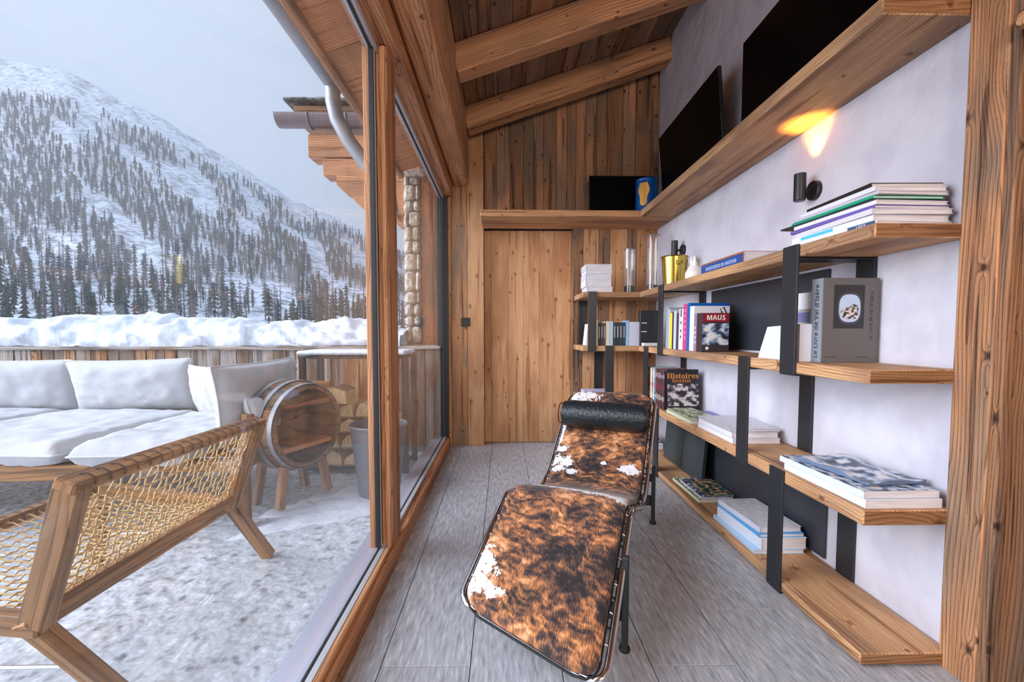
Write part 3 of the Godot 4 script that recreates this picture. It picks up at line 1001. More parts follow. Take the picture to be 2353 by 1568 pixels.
			dsk.xf = Transform3D(Basis(), Vector3(-0.05, r[2] / 2, 0.095))
			dsk.lathe([Vector2(0.010, 0), Vector2(0.010, 0.0014), Vector2(0.0, 0.0014)], 16)
			put(dsk, "emblem", plain(c8(226, 226, 226), 0.5), bo.get_node("cover"))
		z += r[2] + 0.002
	# black binder in the corner of the middle shelf
	var bi = thing("ring_binder", "black ring binder with two white labels standing in the shelf corner", "binder", Vector3(1.295, 0.9975, -3.92))
	part_box(bi, "case", Vector3(0, 0.155, 0), Vector3(0.19, 0.31, 0.07), plain(c8(36, 42, 46), 0.5), 0.003)
	for q in [[0.125, 0.045], [0.2, 0.045]]:
		part_box(bi, "label_strip", Vector3(-0.06, q[0], 0.0355), Vector3(q[1], 0.008, 0.001), plain(c8(210, 212, 216), 0.6), 0.0)
	tag(part_box(self, "note_card", Vector3(1.27, 1.011, -3.84), Vector3(0.12, 0.026, 0.06), plain(c8(226, 226, 230), 0.7), 0.001), "small white card box lying before the black binder", "card box")
	# paperbacks on the end wall
	g = "paperbacks on the end wall shelf"
	var pb = [["white paperback leaning at the door end of the paperback row", 0.02, 0.19, c8(216, 214, 214)], ["cream paperback beside the leaning white one", 0.028, 0.23, c8(222, 206, 160)], ["pale yellow paperback hidden by the upright", 0.03, 0.225, c8(226, 214, 170)],
		["black paperback right after the upright", 0.022, 0.19, c8(40, 38, 40)], ["dark grey paperback in the end wall row", 0.02, 0.2, c8(64, 60, 62)], ["brown paperback in the end wall row", 0.022, 0.2, c8(92, 76, 66)], ["cream thick paperback in the end wall row", 0.03, 0.215, c8(220, 212, 190)], ["light blue paperback in the end wall row", 0.03, 0.215, c8(176, 204, 220)],
		["navy paperback first of four in the end wall row", 0.026, 0.205, c8(40, 56, 70)], ["teal black paperback second of four", 0.026, 0.205, c8(34, 48, 58)], ["ink blue paperback third of four", 0.026, 0.205, c8(44, 60, 76)], ["dark slate paperback fourth of four", 0.026, 0.205, c8(50, 60, 72)],
		["white and blue paperback before the card holder", 0.028, 0.222, c8(150, 190, 226)], ["pale lavender folder beside the binder", 0.11, 0.21, c8(206, 208, 226)]]
	var x = 0.735
	for k in pb.size():
		var r = pb[k]
		var bo = book("paperback", r[0], "book", Vector3(x + r[1] / 2, 0.9975, -3.985), 0.15, r[1], r[2], SPINE_VIEW, r[3], {"group": g, "lean": -0.1 if k == 0 else 0.0})
		if k in [3, 4, 5, 8, 9, 10, 11]:
			part_box(bo.get_node("cover"), "spine_mark", Vector3(-0.0755, 0, -0.02), Vector3(0.001, r[1] * 0.35, 0.1), plain(c8(176, 172, 170), 0.5), 0.0)
		x += r[1] + (0.018 if k == 0 else 0.002)
	# comics on the lower shelf
	g = "comics on the lower shelf"
	z = -3.69
	var cc = [c8(60, 110, 170), c8(96, 160, 190), c8(226, 206, 60), c8(232, 232, 236), c8(196, 40, 56), c8(220, 222, 230), c8(70, 140, 190), c8(90, 120, 60), c8(60, 50, 56), c8(120, 40, 56), c8(54, 48, 54), c8(96, 56, 62), c8(44, 40, 44), c8(110, 64, 70), c8(50, 46, 50)]
	var cn = ["blue", "sky blue", "yellow", "white", "red", "off-white", "teal blue", "olive green", "dark plum", "wine red", "charcoal", "maroon", "black", "rose brown", "smoky black"]
	for k in cc.size():
		var bo = book("comic", "thin " + cn[k] + " comic standing in the lower shelf row", "comic", Vector3(1.205 + 0.115, 0.5305, z + 0.012), 0.22, 0.023, 0.30 + rnd(-0.006, 0.004), SPINE_ROOM, cc[k], {"group": g, "board": 0.001, "inset": 0.001})
		for q in 3:
			part_box(bo.get_node("cover"), "spine_mark", Vector3(-0.1105, 0, -0.1 + q * 0.085), Vector3(0.001, 0.007, rnd(0.02, 0.05)), plain([c8(200, 190, 190), c8(150, 60, 70), c8(220, 214, 200)][q], 0.5), 0.0)
		z += 0.0262
	var hs = book("comic", "black comic with orange gothic title leaning at the end of the row", "comic", Vector3(1.335, 0.5305, -3.265), 0.235, 0.012, 0.31, SPINE_ROOM, c8(40, 38, 40), {"lean": -0.10, "board": 0.001, "inset": 0.001})
	part_box(hs.get_node("cover"), "cover_print", Vector3(0, 0.0065, 0.035), Vector3(0.23, 0.001, 0.165), M.print_photo[4], 0.0)
	lettering(hs.get_node("cover"), "Histoires", 0.052, Transform3D(Basis(Vector3(1, 0, 0), Vector3(0, 0, -1), Vector3(0, 1, 0)), Vector3(0, 0.0068, -0.105)), c8(214, 140, 60), true, true)
	lettering(hs.get_node("cover"), "Secrètes", 0.034, Transform3D(Basis(Vector3(1, 0, 0), Vector3(0, 0, -1), Vector3(0, 1, 0)), Vector3(-0.01, 0.0068, -0.07)), c8(206, 120, 44), true, true)
	# flat books on the lower shelf
	g = "flat books on the lower shelf"
	pile(Vector3(1.29, 0.5305, -3.0), [["pale green magazine lying under the leaning comic", 0.19, 0.022, 0.42, Vector2(0, 0), c8(206, 214, 186), {"yaw": 0.0}],
		["grey green magazine lying on the pale green one", 0.18, 0.012, 0.40, Vector2(0.0, 0.0), c8(150, 160, 130), {"print": 3, "yaw": 0.02}]], g)
	tag(book("booklet", "violet booklet lying by the wall on the lower shelf", "booklet", Vector3(1.43, 0.5305, -2.95), 0.12, 0.018, 0.42, FLAT, c8(126, 112, 176), {"board": 0.004}), "violet booklet lying by the wall on the lower shelf", "booklet")
	pile(Vector3(1.335, 0.5305, -2.50), [["thick white book at the bottom of the flat lower shelf stack", 0.255, 0.026, 0.42, Vector2(0, 0), c8(222, 224, 232), {"nm": "book", "cat": "book"}],
		["white book with a yellow edge in the flat lower shelf stack", 0.25, 0.028, 0.40, Vector2(0.0, -0.005), c8(216, 214, 220), {"nm": "book", "cat": "book"}],
		["grey pink covered album on top of the flat lower shelf stack", 0.27, 0.012, 0.40, Vector2(0.012, -0.02), c8(168, 166, 172), {"nm": "book", "cat": "book", "print": 5}]], g)
	# magazines at the near end of the lower shelf
	g = "magazines at the near end of the lower shelf"
	pile(Vector3(1.338, 0.5305, -1.645), [["thick white magazine at the bottom of the near lower pile", 0.262, 0.030, 0.43, Vector2(0, 0), c8(214, 226, 240), {"board": 0.0008, "inset": 0.001}],
		["white glossy magazine second in the near lower pile", 0.265, 0.024, 0.44, Vector2(-0.004, -0.015), c8(206, 212, 222), {"board": 0.0008, "inset": 0.001, "yaw": 0.02, "print": 0}]], g)
	var cr = thing("newspaper", "crumpled blue and grey picture magazine lying open on the near lower pile", "magazine", Vector3(1.352, 0.588, -1.66), 0.10)
	var P = []
	var U = []
	for i in 15:
		var rp = []
		var ru = []
		for j in 13:
			var fx = j / 12.0 - 0.5
			var fz = i / 14.0 - 0.5
			var hgt = 0.012 + 0.007 * sin(fx * 9.0 + fz * 4.0) * (0.4 + abs(fx)) + 0.004 * sin(fz * 14.0)
			rp.append(Vector3(fx * 0.225, hgt, fz * 0.34))
			ru.append(Vector2(fx * 0.16, fz * 0.2))
		P.append(rp)
		U.append(ru)
	var sh = MB.new()
	sh.grid(P, U, -1.0)
	var Q = []
	for r in P:
		var rq = []
		for p in r:
			rq.append(Vector3(p.x, 0.002, p.z))
		Q.append(rq)
	for i in 14:
		for e in [0, 12]:
			sh.quad_out([P[i][e], P[i + 1][e], Q[i + 1][e], Q[i][e]], [Vector2.ZERO, Vector2.ZERO, Vector2.ZERO, Vector2.ZERO], Vector3(0, 0.006, 0))
	for j in 12:
		for e in [0, 14]:
			sh.quad_out([P[e][j], P[e][j + 1], Q[e][j + 1], Q[e][j]], [Vector2.ZERO, Vector2.ZERO, Vector2.ZERO, Vector2.ZERO], Vector3(0, 0.006, 0))
	put(sh, "pages", M.print_photo[0], cr)
	# lavender sketch block on the end wall's lower shelf
	tag(book("sketch_block", "lavender picture block lying on the end wall shelf behind the headrest", "booklet", Vector3(0.86, 0.5305, -4.02), 0.26, 0.055, 0.26, FLAT, c8(196, 190, 224), {}), "lavender picture block lying on the end wall shelf behind the headrest", "booklet")
	# lowest shelf
	g = "comics lying on the lowest shelf"
	pile(Vector3(1.33, 0.0475, -2.93), [["cream edged comic at the bottom of the lowest shelf comics", 0.21, 0.018, 0.43, Vector2(0, 0), c8(206, 212, 180), {"print": 3}],
		["mauve patterned comic under the green one near the floor", 0.20, 0.010, 0.36, Vector2(0.02, 0.025), c8(190, 184, 206), {"print": 1}],
		["dark green comic with a brown animal picture near the floor", 0.19, 0.008, 0.30, Vector2(0.04, 0.045), c8(24, 90, 92), {"print": 2}]], g)
	g = "white paper stack near the floor"
	pile(Vector3(1.345, 0.0475, -2.28), [["light blue brochure at the bottom of the white stack near the floor", 0.245, 0.020, 0.42, Vector2(-0.012, 0), c8(176, 210, 240), {}],
		["thick white brochure in the white stack near the floor", 0.23, 0.055, 0.40, Vector2(0.0, 0.01), c8(214, 222, 236), {"yaw": 0.05}],
		["white brochure with a blue edge in the stack near the floor", 0.225, 0.016, 0.40, Vector2(0.0, 0.0), c8(90, 160, 216), {"yaw": 0.02}],
		["pale grey marbled album on top of the stack near the floor", 0.215, 0.026, 0.37, Vector2(-0.004, 0.0), c8(196, 198, 212), {"print": 5, "yaw": 0.06}]], g)
	# dark folders leaning under the lower shelf
	g = "dark green folders near the floor"
	for k in 2:
		var fo = thing("folder", ["dark green folder leaning on the wall panel near the floor", "dark green folder with a small white tag near the floor"][k], "folder", Vector3(1.40, 0.0475, -3.60 + k * 0.37), 0.0, g)
		fo.rotation.z = -0.08
		part_box(fo, "cover", Vector3(0, 0.19, 0), Vector3(0.03, 0.38, 0.355), plain(c8(50, 62, 66), 0.45), 0.004)
		if k == 1:
			part_box(fo, "white_tag", Vector3(-0.0155, 0.34, 0.10), Vector3(0.001, 0.035, 0.012), plain(c8(206, 220, 214), 0.5), 0.0)
	g = "grey boxes in the shelf corner near the floor"
	for k in 2:
		var bx = thing("storage_box", ["pale grey flat box in the floor corner of the shelving", "small dark grey domed case on the pale flat box"][k], "box", Vector3(1.33, 0.0475 + k * 0.061, -4.05), 0.0, g)
		part_box(bx, "case", Vector3(0, 0.03, 0), Vector3(0.24 - k * 0.06, 0.06, 0.2), plain([c8(196, 198, 206), c8(96, 92, 100)][k], 0.6), 0.006 + 0.014 * k)
		part_box(bx, "lid_line", Vector3(0, 0.045 - k * 0.02, 0.1002), Vector3(0.22 - k * 0.06, 0.004, 0.002), plain([c8(150, 150, 158), c8(190, 190, 196)][k], 0.6), 0.0)

# ------------------------------------------------------------------ things on the shelves
func screen(nm, label, xf, w, h, th):
	var t = thing(nm, label, "screen")
	t.transform = xf
	var ho = part_box(t, "housing", Vector3(0, h / 2, 0), Vector3(w, h, th), M.black_plastic, 0.004)
	part_box(ho, "panel", Vector3(0, h / 2, th / 2 + 0.001), Vector3(w - 0.01, h - 0.012, 0.002), M.black_gloss, 0.0005)
	part_box(t, "rear_box", Vector3(0, h * 0.42, -th / 2 - 0.012), Vector3(w * 0.6, h * 0.5, 0.024), M.black_plastic, 0.006)
	part_box(t, "foot", Vector3(0, 0.006, 0), Vector3(w * 0.4, 0.012, 0.13), M.black_plastic, 0.003)
	return t

func sconce(z, lit, label):
	var t = thing("wall_sconce", label, "wall lamp", Vector3(1.505, 1.80, z))
	var b = MB.new()
	b.xf = Transform3D(Basis(Vector3(0, 1, 0), Vector3(-1, 0, 0), Vector3(0, 0, 1)), Vector3.ZERO)
	b.lathe([Vector2(0.046, 0), Vector2(0.046, 0.018), Vector2(0.042, 0.022), Vector2(0, 0.022)], 28)
	put(b, "wall_rose", M.black_plastic, t)
	part_tube(t, "arm", [Vector3(-0.02, 0.0, 0), Vector3(-0.07, 0.0, 0)], 0.009, M.black_plastic, 10)
	part_lathe(t, "tube_body", Vector3(-0.078, -0.05, 0), [Vector2(0, 0), Vector2(0.024, 0), Vector2(0.026, 0.003), Vector2(0.026, 0.128), Vector2(0.022, 0.128), Vector2(0.022, 0.09), Vector2(0, 0.09)], M.black_plastic, 24)
	if lit:
		part_lathe(t, "bulb", Vector3(-0.078, 0.045, 0), [Vector2(0, 0), Vector2(0.016, 0.0), Vector2(0.019, 0.01), Vector2(0.016, 0.022), Vector2(0, 0.026)], M.bulb, 16)
		var l = SpotLight3D.new()
		l.name = "sconce_light"
		t.add_child(l)
		l.position = Vector3(-0.062, 0.083, 0)
		l.look_at_from_position(l.position + t.position, l.position + t.position + Vector3(0.10, 1, 0), Vector3.RIGHT)
		l.light_color = c8(255, 184, 84)
		l.light_energy = 0.6
		l.light_size = 0.012
		l.spot_angle = 33
		l.spot_angle_attenuation = 0.9
		l.spot_range = 8.0
		l.shadow_enabled = true

func fill_pendant(at, label):  # added lamp, unseen, put in to brighten the ceiling and upper walls
	var t = thing("added_fill_lamp", label, "fill lamp", at, 0.0, "added fill globes behind the viewer")
	part_lathe(t, "globe_bulb", Vector3(0, -0.16, 0), [Vector2(0, 0), Vector2(0.08, 0.02), Vector2(0.14, 0.08), Vector2(0.16, 0.16), Vector2(0.14, 0.24), Vector2(0.08, 0.30), Vector2(0.03, 0.32)], M.globe, 28)
	part_lathe(t, "cap", Vector3(0, 0.16, 0), [Vector2(0.035, 0), Vector2(0.035, 0.05), Vector2(0.008, 0.06), Vector2(0, 0.06)], M.black_plastic, 16)
	var top = rafter_under(at.x) + 0.2 - at.y
	part_tube(t, "cord", [Vector3(0, 0.2, 0), Vector3(0, top, 0)], 0.004, M.black_plastic, 6)
	var l = OmniLight3D.new()
	l.name = "added_fill_light"
	t.add_child(l)
	l.light_color = c8(255, 240, 224)
	l.light_energy = 3.2
	l.light_size = 0.15
	l.omni_range = 20.0
	l.omni_attenuation = 2.0
	l.shadow_enabled = true

func make_shelf_things():
	fill_pendant(Vector3(0.1, 2.15, 2.0), "added white globe fill lamp behind the viewer on the window side")
	fill_pendant(Vector3(1.3, 2.15, 2.5), "added white globe fill lamp behind the viewer further from the glass")
	var b1 = Basis(Vector3(0, 0, -1), Vector3(0, 1, 0), Vector3(-1, 0, 0))
	screen("television", "larger black flat television standing on the high shelf", Transform3D(b1, Vector3(1.36, 2.173, -1.99)), 1.12, 0.565, 0.03)
	screen("television", "smaller tilted black television on the high shelf towards the corner", Transform3D(Basis(Vector3(0, 0, 1), 0.09) * b1, Vector3(1.40, 2.182, -3.35)), 1.05, 0.60, 0.025)
	screen("small_screen", "small black screen standing on the shelf above the door", Transform3D(Basis(), Vector3(1.09, 2.173, -4.16)), 0.60, 0.385, 0.025)
	sconce(-2.148, true, "lit black tube wall lamp beside the magazine pile")
	sconce(-3.715, false, "unlit black tube wall lamp above the gold bucket")
	# blue enamel tin with a golden badge
	var t = thing("blue_tin", "shiny blue cylindrical tin with a golden shield on the high shelf", "tin", Vector3(1.275, 2.1725, -4.0))
	part_lathe(t, "body", Vector3.ZERO, [Vector2(0, 0), Vector2(0.094, 0), Vector2(0.097, 0.006), Vector2(0.094, 0.02), Vector2(0.094, 0.275), Vector2(0.097, 0.285), Vector2(0.094, 0.295), Vector2(0.088, 0.295), Vector2(0.088, 0.26), Vector2(0, 0.26)], M.enamel, 32)
	var sh = MB.new()
	var P = []
	var U = []
	for i in 13:
		var rp = []
		var ru = []
		var f = i / 12.0
		var hw = 0.55 * (0.8 + 0.2 * cos(f * 9.0)) * (1.0 if f > 0.35 else sqrt(f / 0.35) * 0.9 + 0.1)
		for j in 9:
			var a = -2.15 + (j / 8.0 - 0.5) * 2.0 * hw
			rp.append(Vector3(cos(a) * 0.0965, 0.05 + f * 0.20, -sin(a) * 0.0965))
			ru.append(Vector2(j / 8.0, f))
		P.append(rp)
		U.append(ru)
	sh.grid(P, U, 1.0)
	put(sh, "shield_badge", plain(c8(222, 170, 84), 0.35, 0.3), t)
	# glass vases
	for q in [[Vector3(1.147, 1.4695, -4.05), 0.052, 0.40, "shorter clear glass cylinder vase with a dark base"], [Vector3(1.33, 1.4695, -3.96), 0.054, 0.505, "taller clear glass cylinder vase in the shelf corner"]]:
		var va = thing("glass_vase", q[3], "vase", q[0])
		var vg = part_lathe(va, "glass", Vector3.ZERO, [Vector2(q[1] * 0.92, 0.005), Vector2(q[1], 0.012), Vector2(q[1], q[2]), Vector2(q[1] - 0.004, q[2]), Vector2(q[1] - 0.004, 0.07), Vector2(0, 0.07)], M.vase, 32)
		part_lathe(va, "base", Vector3.ZERO, [Vector2(0, 0), Vector2(q[1] * 0.9, 0), Vector2(q[1] * 0.9, 0.065), Vector2(0, 0.065)], plain(c8(44, 42, 44), 0.2), 28)
		var ring = []
		for k in 32:
			ring.append(Vector3(cos(TAU * k / 32) * q[1], q[2], sin(TAU * k / 32) * q[1]))
		part_tube(vg, "rim", ring, 0.004, plain(c8(120, 118, 122), 0.15), 6, true)
	# gold bucket
	t = thing("gold_bucket", "shiny yellow gold metal bucket on the upper shelf", "bucket", Vector3(1.33, 1.4695, -3.46))
	part_lathe(t, "body", Vector3.ZERO, [Vector2(0, 0), Vector2(0.078, 0), Vector2(0.082, 0.01), Vector2(0.099, 0.225), Vector2(0.103, 0.23), Vector2(0.101, 0.234), Vector2(0.094, 0.225), Vector2(0.078, 0.015), Vector2(0, 0.012)], M.gold, 36)
	for s in [-1, 1]:
		part_tube(t, "handle", [Vector3(-0.02, 0.19, s * 0.096), Vector3(-0.02, 0.165, s * 0.125), Vector3(0.02, 0.165, s * 0.125), Vector3(0.02, 0.19, s * 0.096)], 0.005, M.gold, 8)
	# white ornament
	t = thing("white_ornament", "small glossy white jug shaped ornament with two spouts beside the gold bucket", "ornament", Vector3(1.34, 1.4695, -3.13))
	part_lathe(t, "body", Vector3.ZERO, [Vector2(0, 0), Vector2(0.045, 0), Vector2(0.058, 0.03), Vector2(0.055, 0.07), Vector2(0.035, 0.105), Vector2(0.024, 0.125), Vector2(0.028, 0.14), Vector2(0.022, 0.142), Vector2(0, 0.135)], M.white_gloss, 24)
	for s in [-1, 1]:
		part_tube(t, "spout", [Vector3(0, 0.10, s * 0.02), Vector3(-0.006, 0.15, s * 0.026), Vector3(-0.004, 0.185, s * 0.020)], [0.012, 0.013, 0.004], M.white_gloss, 10)

# ------------------------------------------------------------------ hide covered chaise
func smooth_path(pts, rad, step):
	# polyline with rounded corners, then even steps; Vector2 list
	var out = [pts[0]]
	for k in range(1, pts.size() - 1):
		var a = (pts[k - 1] - pts[k]).normalized()
		var b = (pts[k + 1] - pts[k]).normalized()
		var p0 = pts[k] + a * rad[k]
		var p1 = pts[k] + b * rad[k]
		for s in 11:
			var f = s / 10.0
			out.append(p0.lerp(pts[k], f).lerp(pts[k].lerp(p1, f), f))
	out.append(pts[-1])
	var res = [out[0]]
	var need = step
	for k in out.size() - 1:
		var a = out[k]
		var b = out[k + 1]
		var L = a.distance_to(b)
		while L >= need and L > 0:
			a = a.lerp(b, need / L)
			res.append(a)
			L = a.distance_to(b)
			need = step
		need -= L
	if res[-1].distance_to(out[-1]) > 0.001:
		res.append(out[-1])
	return res

func make_chaise():
	var th = deg_to_rad(23.5)
	var t = thing("chaise_longue", "brindle cowhide chaise longue with a black leather bolster on a steel base", "chaise longue", Vector3(0.452, 0, -2.25), -th)
	# local: -z runs towards the head, +x is the side next to the shelves
	var side = [Vector2(-1.03, 0.135), Vector2(-0.49, 0.445), Vector2(0.0, 0.275), Vector2(0.575, 0.725)]
	var pth = smooth_path(side, [0, 0.07, 0.16, 0], 0.012)
	var W = 0.243
	var rc = 0.075
	var N = pth.size()
	var total = (N - 1) * 0.012
	var P = []
	var U = []
	var tan_ = []
	# the hide is not cut square: its window side sits a little nearer the head
	var at_s = func(s):
		var f = clamp(s / 0.012, 0.0, N - 1.001)
		return pth[int(f)].lerp(pth[int(f) + 1], f - int(f))
	var skew = func(s, cx):
		var k = lerp(0.105, 0.06, clamp(s / 0.6, 0.0, 1.0)) if s < 0.6 else lerp(0.06, 0.0, clamp((s - 0.6) / 0.55, 0.0, 1.0))
		return s + k * (0.4 - 0.6 * cx)
	for i in N:
		var d = (pth[min(i + 1, N - 1)] - pth[max(i - 1, 0)]).normalized()
		tan_.append(d)
	var hws = []
	for i in N:
		var s = i * 0.012
		var e = min(s, total - s)
		var hw = W
		if e < rc:
			hw = W - rc + sqrt(max(rc * rc - (rc - e) * (rc - e), 0.0)) + 0.001
		hws.append(hw)
		var d = tan_[i]
		var nn = Vector2(-d.y, d.x)
		var tt = 0.022 * clamp(pow(e / 0.03, 0.5), 0.15, 1.0)
		var rp = []
		var ru = []
		var K = 40
		for j in K + 1:
			var a = TAU * j / K
			# flattened superellipse round the section
			var cx = sign(cos(a)) * pow(abs(cos(a)), 0.35)
			var sy = sign(sin(a)) * pow(abs(sin(a)), 0.6)
			var puff = 0.006 * (1.0 - pow(cx, 2.0)) * (1.0 if sy > 0 else 0.0)
			var off = nn * (sy * tt + puff)
			var pp = at_s.call(skew.call(s, cx * hw / W)) + off
			rp.append(Vector3(cx * hw, pp.y, -pp.x))
			ru.append(Vector2(0.5 + cx * hw / (2 * W), s / total))
		P.append(rp)
		U.append(ru)
	var m = MB.new()
	m.grid(P, U, -1.0, true)
	var hp = put(m, "hide_pad", M.hide, t)
	# black welt round the pad
	var we = []
	for i in N:
		we.append(Vector3(P[i][0].x + 0.001, P[i][0].y - 0.012, P[i][0].z))
	for i in range(N - 1, -1, -1):
		we.append(Vector3(P[i][20].x - 0.001, P[i][20].y - 0.012, P[i][20].z))
	part_tube(hp, "welt", we, 0.004, M.rubber, 6, true)
	# chrome side tubes following the pad, closed at both ends
	var ring = []
	for i in range(1, N - 1, 2):
		var nn = Vector2(-tan_[i].y, tan_[i].x)
		var q = at_s.call(skew.call(i * 0.012, 1.0)) - nn * 0.022
		ring.append(Vector3(hws[i] + 0.022, q.y, -q.x))
	for i in range(N - 2, 0, -2):
		var nn = Vector2(-tan_[i].y, tan_[i].x)
		var q = at_s.call(skew.call(i * 0.012, -1.0)) - nn * 0.022
		ring.append(Vector3(-hws[i] - 0.022, q.y, -q.x))
	part_tube(t, "frame_tube", ring, 0.0125, M.chrome, 10, true)
	# tension springs between pad and tube
	for sd in [-1, 1]:
		for i in range(10, N - 10, 4):
			var nn = Vector2(-tan_[i].y, tan_[i].x)
			var q = at_s.call(skew.call(i * 0.012, sd))
			var a = q - nn * 0.010
			var b = q - nn * 0.024
			part_tube(t, "spring", [Vector3(sd * (W - 0.012), a.y, -a.x), Vector3(sd * (W + 0.008), (a.y + b.y) / 2 + 0.003, -(a.x + b.x) / 2), Vector3(sd * (W + 0.022), b.y, -b.x)], 0.0045, M.chrome if i % 8 < 4 else M.rubber, 6)
	# curved runners under the frame
	for sd in [-1, 1]:
		var rn = []
		for k in 25:
			var f = k / 24.0
			var x = lerp(-0.66, 0.34, f)
			var y = 0.205 + 0.14 * pow(abs(f - 0.5) * 2.0, 2.0)
			rn.append(Vector3(sd * 0.19, y, -x))
		part_tube(t, "runner", rn, 0.0125, M.chrome, 10)
	# bolster with straps
	var bi = int(N * 0.85)
	var bn = Vector2(-tan_[bi].y, tan_[bi].x)
	var bc = pth[bi] + bn * 0.095
	var pts = []
	var rad = []
	for k in 21:
		var f = k / 20.0
		pts.append(Vector3(lerp(-0.255, 0.255, f), bc.y, -bc.x))
		rad.append(0.076 * pow(max(1.0 - pow(abs(2 * f - 1), 14.0), 0.0), 0.5) + 0.004 + 0.0015 * sin(k * 2.3))
	var bo = MB.new()
	bo.tube(pts, rad, 28)
	var bl = put(bo, "bolster", M.leather, t)
	for sx in [-0.251, 0.251]:
		part_tube(bl, "bolster_seam", ring_pts(Vector3(sx, bc.y, -bc.x), 0.060), 0.003, M.rubber, 6, true)
	# black stand: uprights, cross bars, long rails
	for u in [-0.70, 0.42]:
		for sd in [-1, 1]:
			var ug = part_box(t, "upright", Vector3(0.275 if sd > 0 else -0.19, 0.175, -u), Vector3(0.022, 0.33, 0.028), M.black_steel, 0.004)
			part_lathe(ug, "foot_pad", Vector3(0.275 if sd > 0 else -0.19, 0.0, -u), [Vector2(0, 0), Vector2(0.018, 0), Vector2(0.02, 0.008), Vector2(0.016, 0.016), Vector2(0, 0.016)], M.rubber, 14)
		part_box(t, "cross_bar", Vector3(0.042, 0.27, -u), Vector3(0.45, 0.045, 0.02), M.black_steel, 0.006)
		part_box(t, "cross_bar", Vector3(0.042, 0.135, -u), Vector3(0.45, 0.062, 0.024), M.black_steel, 0.008)
	for sd in [-1, 1]:
		part_box(t, "long_rail", Vector3(sd * 0.12, 0.135, 0.14), Vector3(0.03, 0.05, 1.1), M.black_steel, 0.008)
	for u in [-0.25, 0.02]:
		part_tube(t, "support_bar", [Vector3(-0.2, 0.19, -u), Vector3(0.2, 0.19, -u)], 0.014, M.rubber, 10)

func ring_pts(c, r, n = 24):
	var a = []
	for k in n:
		a.append(c + Vector3(0, cos(TAU * k / n) * r, sin(TAU * k / n) * r))
	return a

# ------------------------------------------------------------------ terrace
const TY = -0.03          # level of the terrace

func pillow(parent, a, b, T, mat, sharp = 4.0, pw = 0.5, sd = 1, wr = 0.006):
	var no = FastNoiseLite.new()
	no.seed = sd
	no.frequency = 3.5
	no.fractal_octaves = 3
	var R = 26
	var C = 30
	var m = MB.new()
	var edge = []
	for side in [1.0, -1.0]:
		var P = []
		var U = []
		for i in R + 1:
			var v_ = i * 2.0 / R - 1.0
			v_ = sign(v_) * pow(abs(v_), 0.8)
			var rp = []
			var ru = []
			for j in C + 1:
				var u = j * 2.0 / C - 1.0
				u = sign(u) * pow(abs(u), 0.8)
				var k = pow(max(1.0 - pow(abs(u), sharp), 0.0), pw) * pow(max(1.0 - pow(abs(v_), sharp), 0.0), pw)
				var pin = 1.0 - 0.05 * (1.0 - u * u * v_ * v_) * (1.0 if sharp < 6 else 0.2)
				var w = no.get_noise_3d(u * a * 2, side, v_ * b * 2) * wr * k * 3.0
				rp.append(Vector3(u * a * pin, side * (k * T + w), v_ * b * pin))
				ru.append(Vector2(u * a, v_ * b))
			P.append(rp)
			U.append(ru)
		m.grid(P, U, -side)
		if side > 0:
			for j in C:
				edge.append(P[0][j])
			for i in R:
				edge.append(P[i][C])
			for j in range(C, 0, -1):
				edge.append(P[R][j])
			for i in range(R, 0, -1):
				edge.append(P[i][0])
	var cc = put(m, "cushion_cover", mat, parent)
	part_tube(cc, "piping", edge, 0.006, M.piping, 6, true)

func cushion(label, at, bs, a, b, T, sharp, pw, sd):
	var t = thing("cushion", label, "cushion")
	t.transform = Transform3D(bs, at)
	pillow(t, a, b, T, M.canvas, sharp, pw, sd)
	return t

